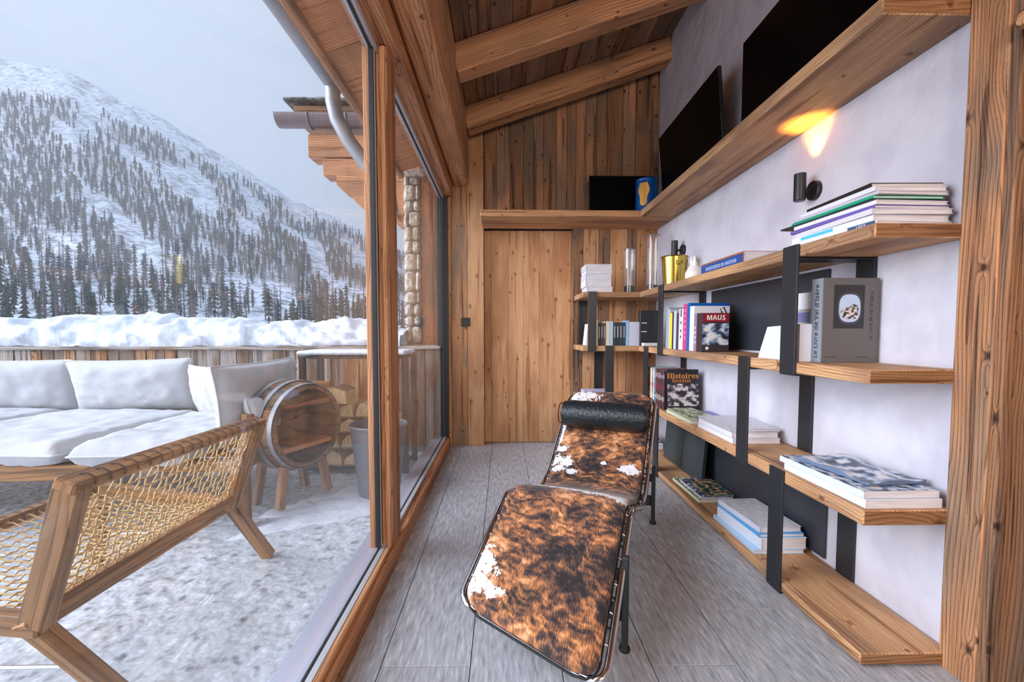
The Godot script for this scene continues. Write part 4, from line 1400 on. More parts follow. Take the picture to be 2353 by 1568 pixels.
func make_terrace():
	var tr = MB.new()
	var no = FastNoiseLite.new()
	no.seed = 5
	no.frequency = 2.2
	no.fractal_octaves = 4
	var P = []
	var U = []
	for i in 121:
		var rp = []
		var ru = []
		for j in 101:
			var x = lerp(-6.5, -0.62, j / 100.0)
			var z = lerp(-4.6, 3.4, i / 120.0)
			rp.append(Vector3(x, TY - 0.006 + no.get_noise_2d(x, z) * 0.010, z))
			ru.append(Vector2(x, z))
		P.append(rp)
		U.append(ru)
	tr.grid(P, U, -1.0)
	tr.box(Vector3(-3.56, TY - 0.14, -0.6), Vector3(5.9, 0.2, 8.0))
	put(tr, "terrace_paving", M.terrace, self).set_meta("kind", "structure")
	# patch of drifted snow on the paving
	var sn = MB.new()
	P = []
	U = []
	for i in 25:
		var rp = []
		var ru = []
		for j in 41:
			var a = TAU * j / 40.0
			var f = i / 24.0
			var r = f * (0.62 + 0.2 * no.get_noise_2d(cos(a) * 0.6, sin(a) * 0.6 + 7.0) * 2.0)
			var x = -1.05 + cos(a) * r * 0.75
			var z = -2.95 + sin(a) * r * 0.62 - cos(a) * r * 0.45
			rp.append(Vector3(min(x, -0.70), TY - 0.012 + 0.022 * pow(1.0 - f * f, 0.5) + 0.006 * no.get_noise_2d(x * 3, z * 3), z))
			ru.append(Vector2(x, z))
		P.append(rp)
		U.append(ru)
	sn.grid(P, U, 1.0, true)
	tag(put(sn, "snow_patch", M.snow, self), "thin patch of snow on the terrace paving around the grey bucket", "snow").set_meta("kind", "stuff")
	# parapet fence with weathered boards
	var fe = thing("fence", "weathered board fence along the terrace edge under the snow", "fence", Vector3(0, TY, 0))
	var x = -6.4
	while x < -0.62:
		var wd = rnd(0.075, 0.16)
		var kk = rng.randi() % 6
		var col = tint(0.75, 1.12, 0.05)
		if kk == 0:
			col = Color(1.0, 0.62, 0.36)
		elif kk == 1:
			col = Color(0.55, 0.46, 0.42)
		elif kk == 2:
			col = Color(1.15, 1.1, 1.05)
		board(fe, "board", Vector3(x + wd / 2, 0.49, -4.27 + rnd(-0.006, 0.006)), Vector3(wd - 0.006, 0.98, 0.03), M.fence, col, 1, 0.003)
		x += wd
	board(fe, "cap_rail", Vector3(-3.5, 1.0, -4.42), Vector3(5.8, 0.03, 0.42), M.fence, Color(0.9, 0.9, 0.9), 0, 0.004)
	# bank of snow on the fence
	var bank = MB.new()
	P = []
	U = []
	var prof = [Vector2(-4.215, 0.0), Vector2(-4.20, 0.03), Vector2(-4.215, 0.08), Vector2(-4.26, 0.13), Vector2(-4.33, 0.18), Vector2(-4.42, 0.22), Vector2(-4.55, 0.25), Vector2(-4.7, 0.27), Vector2(-4.9, 0.27), Vector2(-5.1, 0.24), Vector2(-5.25, 0.1), Vector2(-5.27, -0.1)]
	for i in 181:
		var rp = []
		var ru = []
		var xx = lerp(-6.6, -0.98, i / 180.0)
		var hk = 1.0 + 0.28 * no.get_noise_2d(xx * 0.35, 3.0) * 2.0
		if xx > -1.75:
			hk *= lerp(1.0, 0.55, clamp((xx + 1.75) / 0.7, 0, 1))
		for j in prof.size():
			var q = prof[j]
			var bump = no.get_noise_3d(xx * 1.3, q.x * 2.0, q.y * 3.0) * 0.11 * (1.0 if j > 0 else 0.2)
			rp.append(Vector3(xx, 0.985 + q.y * hk + bump * 0.9, q.x + bump * 0.6))
			ru.append(Vector2(xx, q.x))
		P.append(rp)
		U.append(ru)
	bank.grid(P, U, 1.0)
	tag(put(bank, "snow_bank", M.snow, self), "thick bank of snow lying along the top of the fence", "snow").set_meta("kind", "stuff")
	make_rope_chair()
	make_sofa()
	make_barrel()
	make_firewood()
	# grey bucket
	var t = thing("metal_bucket", "round dark grey metal bucket standing on the terrace by the glass", "bucket", Vector3(-0.885, TY, -3.13))
	part_lathe(t, "body", Vector3.ZERO, [Vector2(0, 0), Vector2(0.135, 0), Vector2(0.14, 0.01), Vector2(0.192, 0.49), Vector2(0.198, 0.495), Vector2(0.196, 0.505), Vector2(0.186, 0.495), Vector2(0.13, 0.03), Vector2(0, 0.025)], M.bucket, 40)
	part_lathe(t, "rim", Vector3(0, 0.495, 0), [Vector2(0.192, -0.01), Vector2(0.202, -0.006), Vector2(0.204, 0.004), Vector2(0.196, 0.012), Vector2(0.188, 0.006)], M.bucket, 40)

func bar(parent, nm, a, b, w, d, mat, col = Color(1, 1, 1), up = Vector3(1, 0, 0)):
	# straight timber from a to b, w across `up`, d the other way
	var y = (b - a).normalized()
	var xx = (up - y * up.dot(y)).normalized()
	var zz = xx.cross(y)
	var m = MB.new()
	m.col = col
	m.uvo = Vector2(rnd(0, 1), rnd(0, 2))
	m.xf = Transform3D(Basis(xx, y, zz), (a + b) / 2)
	m.box(Vector3.ZERO, Vector3(w, a.distance_to(b), d), 0.006, 1)
	return put(m, nm, mat, parent)

func make_rope_chair():
	var t = thing("rope_chair", "low teak lounge chair with a woven rope seat and back on the terrace", "lounge chair")
	var TL = Vector3(-1.15, 0.715, -1.19)
	var TR = Vector3(-1.15, 0.70, -2.07)
	var LL = Vector3(-1.30, 0.335, -1.22)
	var LR = Vector3(-1.30, 0.325, -2.10)
	var FL = Vector3(-1.95, 0.375, -1.22)
	var FR = Vector3(-1.95, 0.375, -2.12)
	bar(t, "top_rail", TL + Vector3(0, 0, 0.03), TR - Vector3(0, 0, 0.03), 0.035, 0.06, M.teak, Color(1, 1, 1), Vector3(0.35, 0.9, 0))
	for q in [[TL, LL], [TR, LR]]:
		var a = q[0]
		var b = q[1] + Vector3(0, -0.03, 0)
		bar(t, "back_post", a, b, 0.075, 0.045, M.teak)
	bar(t, "rear_rail", LL, LR, 0.045, 0.05, M.teak, Color(1, 1, 1), Vector3(0, 1, 0))
	bar(t, "rear_rail", LL + Vector3(-0.03, -0.055, 0), LR + Vector3(-0.03, -0.055, 0), 0.03, 0.03, M.teak, Color(1, 1, 1), Vector3(0, 1, 0))
	bar(t, "front_rail", FL, FR, 0.045, 0.05, M.teak, Color(1, 1, 1), Vector3(0, 1, 0))
	bar(t, "side_rail", LL + Vector3(0.02, -0.03, 0), FL, 0.06, 0.045, M.teak, Color(1.0, 1.0, 1.0), Vector3(0, 1, 0))
	bar(t, "side_rail", LR + Vector3(0.02, -0.03, 0), FR, 0.06, 0.045, M.teak, Color(1.0, 1.0, 1.0), Vector3(0, 1, 0))
	bar(t, "leg", Vector3(-1.325, 0.33, -1.215), Vector3(-1.19, TY, -1.36), 0.055, 0.05, M.teak, Color(1, 1, 1))
	bar(t, "leg", Vector3(-1.325, 0.33, -2.10), Vector3(-1.205, TY, -2.25), 0.055, 0.05, M.teak, Color(1, 1, 1))
	bar(t, "leg", Vector3(-1.93, 0.38, -1.22), Vector3(-2.03, TY, -1.33), 0.055, 0.05, M.teak, Color(1, 1, 1))
	bar(t, "leg", Vector3(-1.93, 0.38, -2.12), Vector3(-2.03, TY, -2.2), 0.055, 0.05, M.teak, Color(1, 1, 1))
	part_tube(t, "tie_rod", [Vector3(-1.25, 0.13, -1.29), Vector3(-1.99, 0.13, -1.29)], 0.006, M.chrome, 8)
	part_tube(t, "tie_rod", [Vector3(-1.25, 0.13, -2.19), Vector3(-1.99, 0.13, -2.17)], 0.006, M.chrome, 8)
	# woven back
	var nv = 24
	var nh = 10
	for k in nv:
		var f = (k + 0.7) / nv
		var pts = []
		for s in 11:
			var h = s / 10.0
			var f2 = clamp(f - 0.045 * h, 0.02, 0.98)
			var p = TL.lerp(TR, f2).lerp(LL.lerp(LR, f2), h)
			pts.append(p + Vector3(0.004 * (1 if (s + k) % 2 == 0 else -1), 0, 0))
		part_tube(t, "rope", pts, 0.0031, M.rope, 5)
	for k in nh:
		var h = (k + 0.9) / (nh + 0.8)
		var pts = []
		for s in nv * 2 + 1:
			var f = s / (nv * 2.0)
			var h2 = clamp(h + 0.007 * sin(f * 75.0 + k * PI), 0.02, 0.98)
			var p = TL.lerp(TR, f).lerp(LL.lerp(LR, f), h2)
			pts.append(p + Vector3(-0.004 * (1 if (s + k) % 2 == 0 else -1), 0, 0))
		part_tube(t, "rope", pts, 0.0031, M.rope, 5)
	# woven seat, sagging a little
	for k in nv:
		var f = (k + 0.5) / nv
		var pts = []
		for s in 15:
			var h = s / 14.0
			var f2 = clamp(f + 0.002 * sin(h * 34.0 + k * 2.0), 0.02, 0.98)
			var p = LL.lerp(LR, f2).lerp(FL.lerp(FR, f2), h)
			pts.append(p + Vector3(0, 0.012 - 0.05 * sin(h * PI) + 0.004 * (1 if (s + k) % 2 == 0 else -1), 0))
		part_tube(t, "rope", pts, 0.0031, M.rope, 5)
	for k in 15:
		var h = (k + 0.5) / 15.0
		var pts = []
		for s in nv * 2 + 1:
			var f = s / (nv * 2.0)
			var h2 = clamp(h + 0.005 * sin(f * 75.0 + k * PI), 0.02, 0.98)
			var p = LL.lerp(LR, f).lerp(FL.lerp(FR, f), h2)
			pts.append(p + Vector3(0, 0.012 - 0.05 * sin(h2 * PI) - 0.004 * (1 if (s + k) % 2 == 0 else -1), 0))
		part_tube(t, "rope", pts, 0.0031, M.rope, 5)
	M.rope_dark = plain(c8(96, 66, 40), 0.8)
	# rope turns round the rails
	for k in 18:
		var f = (k + 0.6) / 18.5
		for q in [[TL, TR, 0.023, 0.036], [FL, FR, 0.026, 0.030]]:
			var c = q[0].lerp(q[1], f)
			var lp = []
			for s in 8:
				var a = TAU * s / 8 + PI / 8
				lp.append(c + Vector3(cos(a) * q[3], sin(a) * q[2], 0.004 * sin(a)))
			part_tube(t, "rope_turn", lp, 0.0025, M.rope_dark, 5, true)

func make_sofa():
	var t = thing("outdoor_sofa", "low teak corner sofa frame carrying the white cushions on the terrace", "sofa")
	bar(t, "front_rail", Vector3(-4.9, 0.335, -2.50), Vector3(-2.30, 0.335, -2.50), 0.09, 0.06, M.teak, Color(1, 1, 1), Vector3(0, 1, 0))
	bar(t, "front_rail", Vector3(-2.28, 0.345, -2.56), Vector3(-1.50, 0.345, -2.56), 0.06, 0.06, M.teak, Color(1, 1, 1), Vector3(0, 1, 0))
	bar(t, "back_rail", Vector3(-4.9, 0.335, -3.80), Vector3(-1.50, 0.335, -3.80), 0.09, 0.06, M.teak, Color(1, 1, 1), Vector3(0, 1, 0))
	bar(t, "back_rail", Vector3(-4.9, 0.66, -3.86), Vector3(-1.50, 0.66, -3.86), 0.07, 0.04, M.teak, Color(1, 1, 1), Vector3(0, 1, 0))
	for z in [-2.72, -2.94, -3.16, -3.38, -3.6]:
		bar(t, "slat", Vector3(-4.9, 0.32, z), Vector3(-1.52, 0.32, z), 0.03, 0.10, M.teak, Color(1, 1, 1), Vector3(0, 1, 0))
	for p in [Vector2(-2.36, -2.52), Vector2(-1.53, -2.6), Vector2(-1.53, -3.78), Vector2(-3.2, -3.78), Vector2(-4.4, -2.52)]:
		bar(t, "leg", Vector3(p.x, 0.33, p.y), Vector3(p.x, TY, p.y), 0.06, 0.06, M.teak, Color(1, 1, 1))
	for q in [[-2.70, 0.62], [-3.75, 0.68]]:
		part_tube(t, "arm_post", [Vector3(-1.58, 0.30, q[0]), Vector3(-1.56, q[1], q[0] - 0.02)], [0.03, 0.036], M.teak, 12)
	bar(t, "arm_rail", Vector3(-1.57, 0.56, -2.75), Vector3(-1.57, 0.58, -3.75), 0.05, 0.04, M.teak, Color(1, 1, 1), Vector3(0, 1, 0))
	var F = Basis()
	cushion("white seat cushion at the sofa's far left end", Vector3(-4.12, 0.445, -3.05), F, 0.62, 0.60, 0.075, 10.0, 0.3, 3)
	cushion("wide white seat cushion in the middle of the outdoor sofa", Vector3(-2.94, 0.445, -3.0), Basis(Vector3.UP, -0.04), 0.53, 0.56, 0.078, 10.0, 0.3, 4)
	cushion("white seat cushion at the sofa's corner beside the upright back cushion", Vector3(-2.09, 0.44, -2.95), Basis(Vector3.UP, 0.04), 0.30, 0.52, 0.078, 10.0, 0.3, 5)
	var up = Basis(Vector3(1, 0, 0), -PI / 2 + 0.22)
	cushion("white back cushion at the left of the outdoor sofa", Vector3(-3.98, 0.685, -3.64), Basis(Vector3.UP, 0.04) * up, 0.52, 0.215, 0.09, 3.5, 0.5, 6)
	cushion("white back cushion in the middle of the outdoor sofa", Vector3(-2.96, 0.69, -3.60), Basis(Vector3(0, 0, 1), 0.02) * up, 0.49, 0.215, 0.09, 3.5, 0.5, 7)
	cushion("white cushion leaning slantwise in the sofa corner", Vector3(-2.20, 0.655, -3.40), Basis(Vector3.UP, -0.55) * up, 0.27, 0.21, 0.085, 3.5, 0.5, 8)
	cushion("big white cushion upright along the sofa's arm, seen from behind", Vector3(-1.69, 0.68, -3.12), Basis(Vector3(0, 0, 1), -PI / 2 + 0.10) * Basis(Vector3.UP, PI / 2) * Basis(), 0.50, 0.235, 0.09, 4.0, 0.5, 9)
	cushion("small white cushion over the sofa's arm beside the barrel", Vector3(-1.545, 0.60, -2.86), Basis(Vector3(0, 0, 1), -1.35), 0.11, 0.15, 0.06, 4.0, 0.5, 10)

func make_barrel():
	var t = thing("barrel_seat", "old oak barrel lying open on its side beside the sofa", "barrel", Vector3(-1.44, 0.495, -3.02))
	t.basis = Basis(Vector3.UP, deg_to_rad(66)) * Basis(Vector3(1, 0, 0), PI / 2)
	# local y runs along the barrel, its open mouth at +y
	var N = 24
	for k in N:
		var m = MB.new()
		m.col = tint(0.45, 0.8, 0.06)
		m.uvo = Vector2(rnd(0, 1), rnd(0, 2))
		var pf = []
		for s in 9:
			var f = s / 8.0
			pf.append(Vector2(0.27 + 0.03 * sin(f * PI), -0.16 + f * 0.32))
		for s in range(8, -1, -1):
			var f = s / 8.0
			pf.append(Vector2(0.245 + 0.03 * sin(f * PI), -0.16 + f * 0.32))
		m.lathe(pf, 3, TAU * k / N, TAU * (k + 0.97) / N)
		put(m, "stave", M.old, t)
	for y in [0.135, 0.05, -0.05, -0.14]:
		var r = 0.272 + 0.03 * sin((y + 0.16) / 0.32 * PI)
		part_lathe(t, "hoop", Vector3(0, y, 0), [Vector2(r, -0.018), Vector2(r + 0.005, -0.018), Vector2(r + 0.005, 0.018), Vector2(r, 0.018)], M.zinc, 36)
	part_lathe(t, "barrel_head", Vector3(0, -0.14, 0), [Vector2(0, 0), Vector2(0.25, 0), Vector2(0.25, 0.02), Vector2(0, 0.02)], M.old, 32)
	for q in [[-0.13, 0.40, 0.03], [0.15, 0.38, 0.03]]:
		var b = MB.new()
		b.uvo = Vector2(0.4, 0.2)
		b.col = Color(0.95, 0.75, 0.7)
		b.box(Vector3(0, 0.015, q[0] * -1.0), Vector3(q[1], 0.28, q[2]), 0.004, 1)
		put(b, "shelf_board", M.beam, t)
	for s in [-1, 1]:
		for sx in [-0.2, 0.2]:
			bar(t, "stand_leg", Vector3(sx * 0.75, 0.1 * s, 0.24), Vector3(sx, 0.11 * s, 0.505), 0.05, 0.05, M.old, Color(0.8, 0.8, 0.8), Vector3(0, 1, 0))

func make_firewood():
	var t = thing("firewood_rack", "dark steel firewood rack with a snow dusted top plate", "rack", Vector3(0, TY, 0))
	part_box(t, "top_plate", Vector3(-1.22, 0.945, -3.78), Vector3(0.85, 0.02, 0.42), M.black_steel, 0.003)
	for x in [-1.62, -0.80]:
		for z in [-3.60, -3.96]:
			part_box(t, "post", Vector3(x, 0.47, z), Vector3(0.045, 0.94, 0.045), M.black_steel, 0.003)
	part_box(t, "floor_plate", Vector3(-1.22, 0.03, -3.78), Vector3(0.80, 0.015, 0.38), M.black_steel, 0.002)
	tag(part_box(self, "snow_layer", Vector3(-1.22, 0.952, -3.77), Vector3(0.86, 0.034, 0.43), M.snow, 0.012), "thin snow layer on the firewood rack's top plate", "snow")
	var rows = [[0.012, [0.18, 0.15, 0.17, 0.13]], [0.155, [0.16, 0.17, 0.15, 0.15]], [0.285, [0.15, 0.16, 0.18, 0.14]], [0.41, [0.17, 0.12, 0.15]]]
	var lab = ["split firewood log stacked in the rack under the snow dusted plate"]
	for r in rows.size():
		var x = -1.52 + rnd(0, 0.02)
		for w in rows[r][1]:
			var o = thing("firewood_log", lab[0], "firewood", Vector3(x + w / 2, TY + 0.038 + rows[r][0], -3.62), 0.0, "firewood logs in the rack")
			var h = rnd(0.105, 0.125)
			var m = MB.new()
			m.col = Color(1, 1, 1) * rnd(0.8, 1.05)
			var tp = rnd(-0.3, 0.3)
			m.prism([Vector2(-w * 0.48, 0.004), Vector2(w * 0.48, 0.0), Vector2(w * (0.36 + tp * 0.3), h * 0.8), Vector2(w * tp, h), Vector2(-w * 0.38, h * rnd(0.55, 0.8))], -0.33, 0.0)
			put(m, "split_wood", M.split, o)
			var bk = MB.new()
			bk.prism([Vector2(-w * 0.47, 0.0), Vector2(w * 0.47, -0.004), Vector2(w * 0.46, 0.010), Vector2(-w * 0.46, 0.014)], -0.332, 0.002)
			put(bk, "bark", M.bark, o)
			x += w + 0.006
	var o = thing("firewood_log", "large square cut pale log on top of the firewood stack", "firewood", Vector3(-1.39, TY + 0.038 + 0.53, -3.62))
	var m = MB.new()
	m.prism([Vector2(-0.12, 0), Vector2(0.12, 0.0), Vector2(0.115, 0.10), Vector2(0.02, 0.135), Vector2(-0.115, 0.10)], -0.22, 0.03)
	put(m, "split_wood", M.split, o)
	m = MB.new()
	m.prism([Vector2(-0.11, 0.10), Vector2(0.02, 0.138), Vector2(0.118, 0.10), Vector2(0.02, 0.132)], -0.222, 0.032)
	put(m, "bark", M.bark, o)

# ------------------------------------------------------------------ roof edge and neighbouring eaves
func make_eaves():
	var so = structure("eave")
	var ang = atan(SL)
	var z = -4.3
	while z < 2.9:
		var L = rnd(0.38, 0.5)
		var b = MB.new()
		b.col = Color(1.15, 0.9, 0.76) * rnd(0.85, 1.1)
		b.uvo = Vector2(rnd(0, 1), rnd(0, 2))
		b.xf = Transform3D(Basis(Vector3(0, 0, 1), ang), Vector3(-0.775, 2.70, z + L / 2))
		b.box(Vector3(0, rnd(0, 0.004), 0), Vector3(0.40, 0.025, L - 0.004), 0.003, 0)
		put(b, "soffit_board", M.beam, so)
		z += L
	board(so, "fascia", Vector3(-0.965, 2.655, -0.7), Vector3(0.03, 0.14, 7.3), M.old, Color(1, 1, 1), 2)
	board(so, "drip_batten", Vector3(-0.985, 2.60, -0.7), Vector3(0.02, 0.03, 7.3), M.light, Color(1, 0.85, 0.75), 2)
	var rd = MB.new()
	rd.xf = Transform3D(Basis(Vector3(0, 0, 1), ang), Vector3(-0.8, 2.80, -0.7))
	rd.box(Vector3.ZERO, Vector3(0.52, 0.1, 7.4))
	put(rd, "roof_edge", M.old, so)
	# half round gutter and swan neck
	var gt = thing("gutter", "grey metal half round gutter with a bent downpipe along the near eave", "gutter")
	var g = MB.new()
	var half = []
	for k in 15:
		var a = PI + PI * k / 14.0
		half.append(Vector2(cos(a) * 0.065, sin(a) * 0.065))
	for k in range(14, -1, -1):
		var a = PI + PI * k / 14.0
		half.append(Vector2(cos(a) * 0.061, sin(a) * 0.061))
	g.xf = Transform3D(Basis(), Vector3(-1.06, 2.69, 0))
	g.prism(half, -2.92, 2.9)
	put(g, "trough", M.zinc, gt)
	part_tube(gt, "bead", [Vector3(-1.125, 2.69, -2.92), Vector3(-1.125, 2.69, 2.9)], 0.008, M.zinc, 8)
	part_tube(gt, "downpipe", [Vector3(-1.06, 2.66, -2.86), Vector3(-1.06, 2.55, -2.86), Vector3(-1.04, 2.45, -2.87), Vector3(-0.98, 2.33, -2.90), Vector3(-0.90, 2.22, -2.93), Vector3(-0.80, 2.10, -2.96), Vector3(-0.745, 2.0, -2.98), Vector3(-0.735, 1.9, -2.98)], 0.045, M.zinc, 16)
	# far eave: stone slates, gutter across, corbels
	var fe = thing("far_eave", "corner of a stone slate roof on stepped timber corbels beyond the gutter", "roof", Vector3(0.07, -0.04, -5.0))
	var rng_x = [-2.42, -1.0]
	for k in 7:
		var b = MB.new()
		b.xf = Transform3D(Basis(Vector3(0, 0, 1), rnd(-0.02, 0.02)), Vector3(-2.28 + k * 0.22, 3.625 + rnd(-0.01, 0.02), -0.12))
		b.box(Vector3.ZERO, Vector3(0.26, 0.035, 0.5), 0.012)
		put(b, "slate", M.lauze, fe)
		b = MB.new()
		b.xf = Transform3D(Basis(Vector3(0, 0, 1), rnd(-0.04, 0.04)), Vector3(-2.2 + k * 0.22, 3.665 + rnd(-0.01, 0.02), -0.2))
		b.box(Vector3.ZERO, Vector3(0.24, 0.035, 0.5), 0.012)
		put(b, "slate", M.lauze, fe)
	board(fe, "roof_board", Vector3(-1.65, 3.53, -0.2), Vector3(1.35, 0.13, 0.5), M.old, Color(1, 1, 1), 0)
	g = MB.new()
	g.xf = Transform3D(Basis(Vector3(0, 0, 1), Vector3(0, 1, 0), Vector3(-1, 0, 0)), Vector3(-1.2, 3.45, 0.10))
	var big = []
	for p in half:
		big.append(p * 1.75)
	g.prism(big, 0.0, 1.26)
	put(g, "trough", M.copper, fe)
	var cap = MB.new()
	cap.xf = g.xf
	var hp = []
	for k in 15:
		var a = PI + PI * k / 14.0
		hp.append(Vector2(cos(a), sin(a)) * 0.113)
	cap.prism(hp, 1.25, 1.265)
	put(cap, "trough_end", M.copper, fe)
	for x in [-2.12, -1.72]:
		var lp = []
		for k in 9:
			var a = PI + PI * k / 8.0
			lp.append(Vector3(x, 3.45 + sin(a) * 0.12, 0.10 + cos(a) * 0.12))
		part_tube(fe, "gutter_hook", lp, 0.009, M.copper, 6)
	board(fe, "corbel", Vector3(-1.60, 3.165, -0.05), Vector3(1.15, 0.24, 0.24), M.beam, Color(1, 0.9, 0.82), 0, 0.006)
	board(fe, "corbel", Vector3(-1.50, 2.945, -0.05), Vector3(1.05, 0.18, 0.22), M.beam, Color(1, 0.9, 0.82), 0, 0.006)
	var co = MB.new()
	co.col = Color(1, 0.9, 0.82)
	co.uvo = Vector2(0.3, 0.1)
	co.prism([Vector2(-1.88, 2.86), Vector2(-1.88, 2.76), Vector2(-1.8, 2.68), Vector2(-1.74, 2.66), Vector2(-1.68, 2.58), Vector2(-1.6, 2.50), Vector2(-1.5, 2.46), Vector2(-1.4, 2.43), Vector2(-1.36, 2.48), Vector2(-1.1, 2.45), Vector2(-1.1, 2.86)], -0.16, 0.06, 0)
	put(co, "carved_corbel", M.beam, fe)
	board(fe, "plate", Vector3(-1.05, 3.0, -0.3), Vector3(0.5, 1.2, 0.4), M.beam, Color(1, 0.9, 0.82), 1)
	# rubble stone pier
	var pi_ = thing("stone_pier", "pale rubble stone pier rising from the fence at the house corner", "pier", Vector3(0, TY, 0))
	var c = MB.new()
	c.box(Vector3(-0.915, 1.35, -4.80), Vector3(0.16, 2.7, 0.38))
	put(c, "mortar_core", M.mortar, pi_)
	var y = 0.9
	while y < 2.68:
		var h = rnd(0.10, 0.22)
		h = min(h, 2.72 - y)
		var cut = rnd(-0.96, -0.88)
		for q in [[-1.0, cut], [cut, -0.84]]:
			var s = MB.new()
			s.col = tint(0.8, 1.15, 0.04)
			s.xf = Transform3D(Basis(Vector3(0, 0, 1), rnd(-0.07, 0.07)), Vector3((q[0] + q[1]) / 2, y + h / 2, -4.60))
			s.box(Vector3.ZERO, Vector3(q[1] - q[0] - 0.012, h - 0.014, 0.09 + rnd(0, 0.03)), 0.022)
			put(s, "stone", M.stone, pi_)
		var s2 = MB.new()
		s2.col = tint(0.8, 1.15, 0.04)
		s2.xf = Transform3D(Basis(Vector3(0, 0, 1), rnd(-0.05, 0.05)), Vector3(-0.985, y + h / 2, -4.79))
		s2.box(Vector3.ZERO, Vector3(0.08, h - 0.014, 0.30), 0.022)
		put(s2, "stone", M.stone, pi_)
		y += h
	part_box(pi_, "cap_stone", Vector3(-0.90, 2.74, -4.75), Vector3(0.24, 0.07, 0.46), M.stone, 0.02)

func make_outer_cladding():
	var oc = structure("wall_outer")
	var x = -0.835
	for wd in [0.12, 0.13]:
		board(oc, "plank", Vector3(x + wd / 2, 1.35, -4.60), Vector3(wd - 0.004, 2.75, 0.04), M.old, Color(0.95, 0.74, 0.62))
		x += wd

# ------------------------------------------------------------------ valley and mountain
const RIDGE = [[-1.7, 250.0], [-1.134, 237.0], [-0.94, 226.0], [-0.742, 186.0], [-0.546, 138.0], [-0.468, 119.0], [-0.28, 84.0], [-0.15, 60.0], [0.0, 42.0], [0.5, 10.0]]
var tnoise = FastNoiseLite.new()
func ridge_at(a):
	for k in RIDGE.size() - 1:
		if a <= RIDGE[k + 1][0]:
			var f = clamp((a - RIDGE[k][0]) / (RIDGE[k + 1][0] - RIDGE[k][0]), 0.0, 1.0)
			return lerp(RIDGE[k][1], RIDGE[k + 1][1], f)
	return 10.0

func ground_at(a, s):
	# a: bearing x over depth, s: 0 foot of the slope .. 1 ridge
	var d = 100.0 + 300.0 * s
	var h = ridge_at(a) * d / 400.0 * pow(s, 0.85)
	var x = a * d
	var n = tnoise.get_noise_2d(x * 0.4, -d * 0.4)
	h += n * 9.0 * s * (1.15 - s) + tnoise.get_noise_2d(x * 1.6, -d * 1.6) * 2.0 * s
	return Vector3(x, h - 2.0 * (1.0 - s), -d)

func make_mountain():
	tnoise.seed = 9
	tnoise.frequency = 0.03
	tnoise.fractal_octaves = 4
	var m = MB.new()
	var P = []
	var U = []
	var A = 150
	var S = 90
	for i in S + 9:
		var rp = []
		var ru = []
		for j in A + 1:
			var a = lerp(-1.7, 0.5, j / float(A))
			var p
			if i <= S:
				p = ground_at(a, i / float(S))
			else:
				p = ground_at(a, 1.0)
				var q = (i - S) / 8.0
				p += Vector3(0, -40.0 * q, -120.0 * q)
			rp.append(p)
			ru.append(Vector2(p.x, p.z))
		P.append(rp)
		U.append(ru)
	m.grid(P, U, 1.0)
	# outcrops of rock between the snow
	for k in m.v.size():
		var p = m.v[k]
		var r = tnoise.get_noise_2d(p.x * 2.2 + 40.0, p.z * 2.2 + p.y * 1.5) + 0.5 * tnoise.get_noise_2d(p.x * 5.0, p.y * 5.0)
		var g = clamp((r - 0.22) * 5.0, 0.0, 0.75)
		m.c[k] = Color(0.86, 0.90, 0.96).lerp(Color(0.30, 0.29, 0.29), g)
	var mt = tri_mat(blotch_tex(501, [c8(112, 116, 124), c8(196, 202, 212), c8(240, 244, 250), c8(246, 249, 252), c8(236, 241, 248)], 0.03, 512, 512, 1, 1, 7, 1.7), Vector3(0.012, 0.03, 0.012), 0.95)
	put(m, "mountain", mt, self).set_meta("kind", "structure")
	var sf = MB.new()
	P = []
	U = []
	for i in 21:
		var rp = []
		var ru = []
		for j in 41:
			var z = lerp(-5.0, -125.0, i / 20.0)
			var x = lerp(-260.0, 120.0, j / 40.0)
			rp.append(Vector3(x, -2.6 + tnoise.get_noise_2d(x, z) * 0.8, z))
			ru.append(Vector2(x, z))
		P.append(rp)
		U.append(ru)
	sf.grid(P, U, 1.0)
	put(sf, "valley_floor", M.snow, self).set_meta("kind", "structure")
	make_trees()
	var fog = FogVolume.new()
	fog.name = "valley_haze"
	fog.size = Vector3(1500, 420, 520)
	fog.position = Vector3(-300, 180, -330)
	var fm = FogMaterial.new()
	fm.density = 0.0012
	fm.albedo = Color(0.97, 0.98, 1.0)
	fog.material = fm
	add_child(fog)
	tag(fog, "pale snowy haze hanging over the mountain slope", "haze")
	fog.set_meta("kind", "stuff")

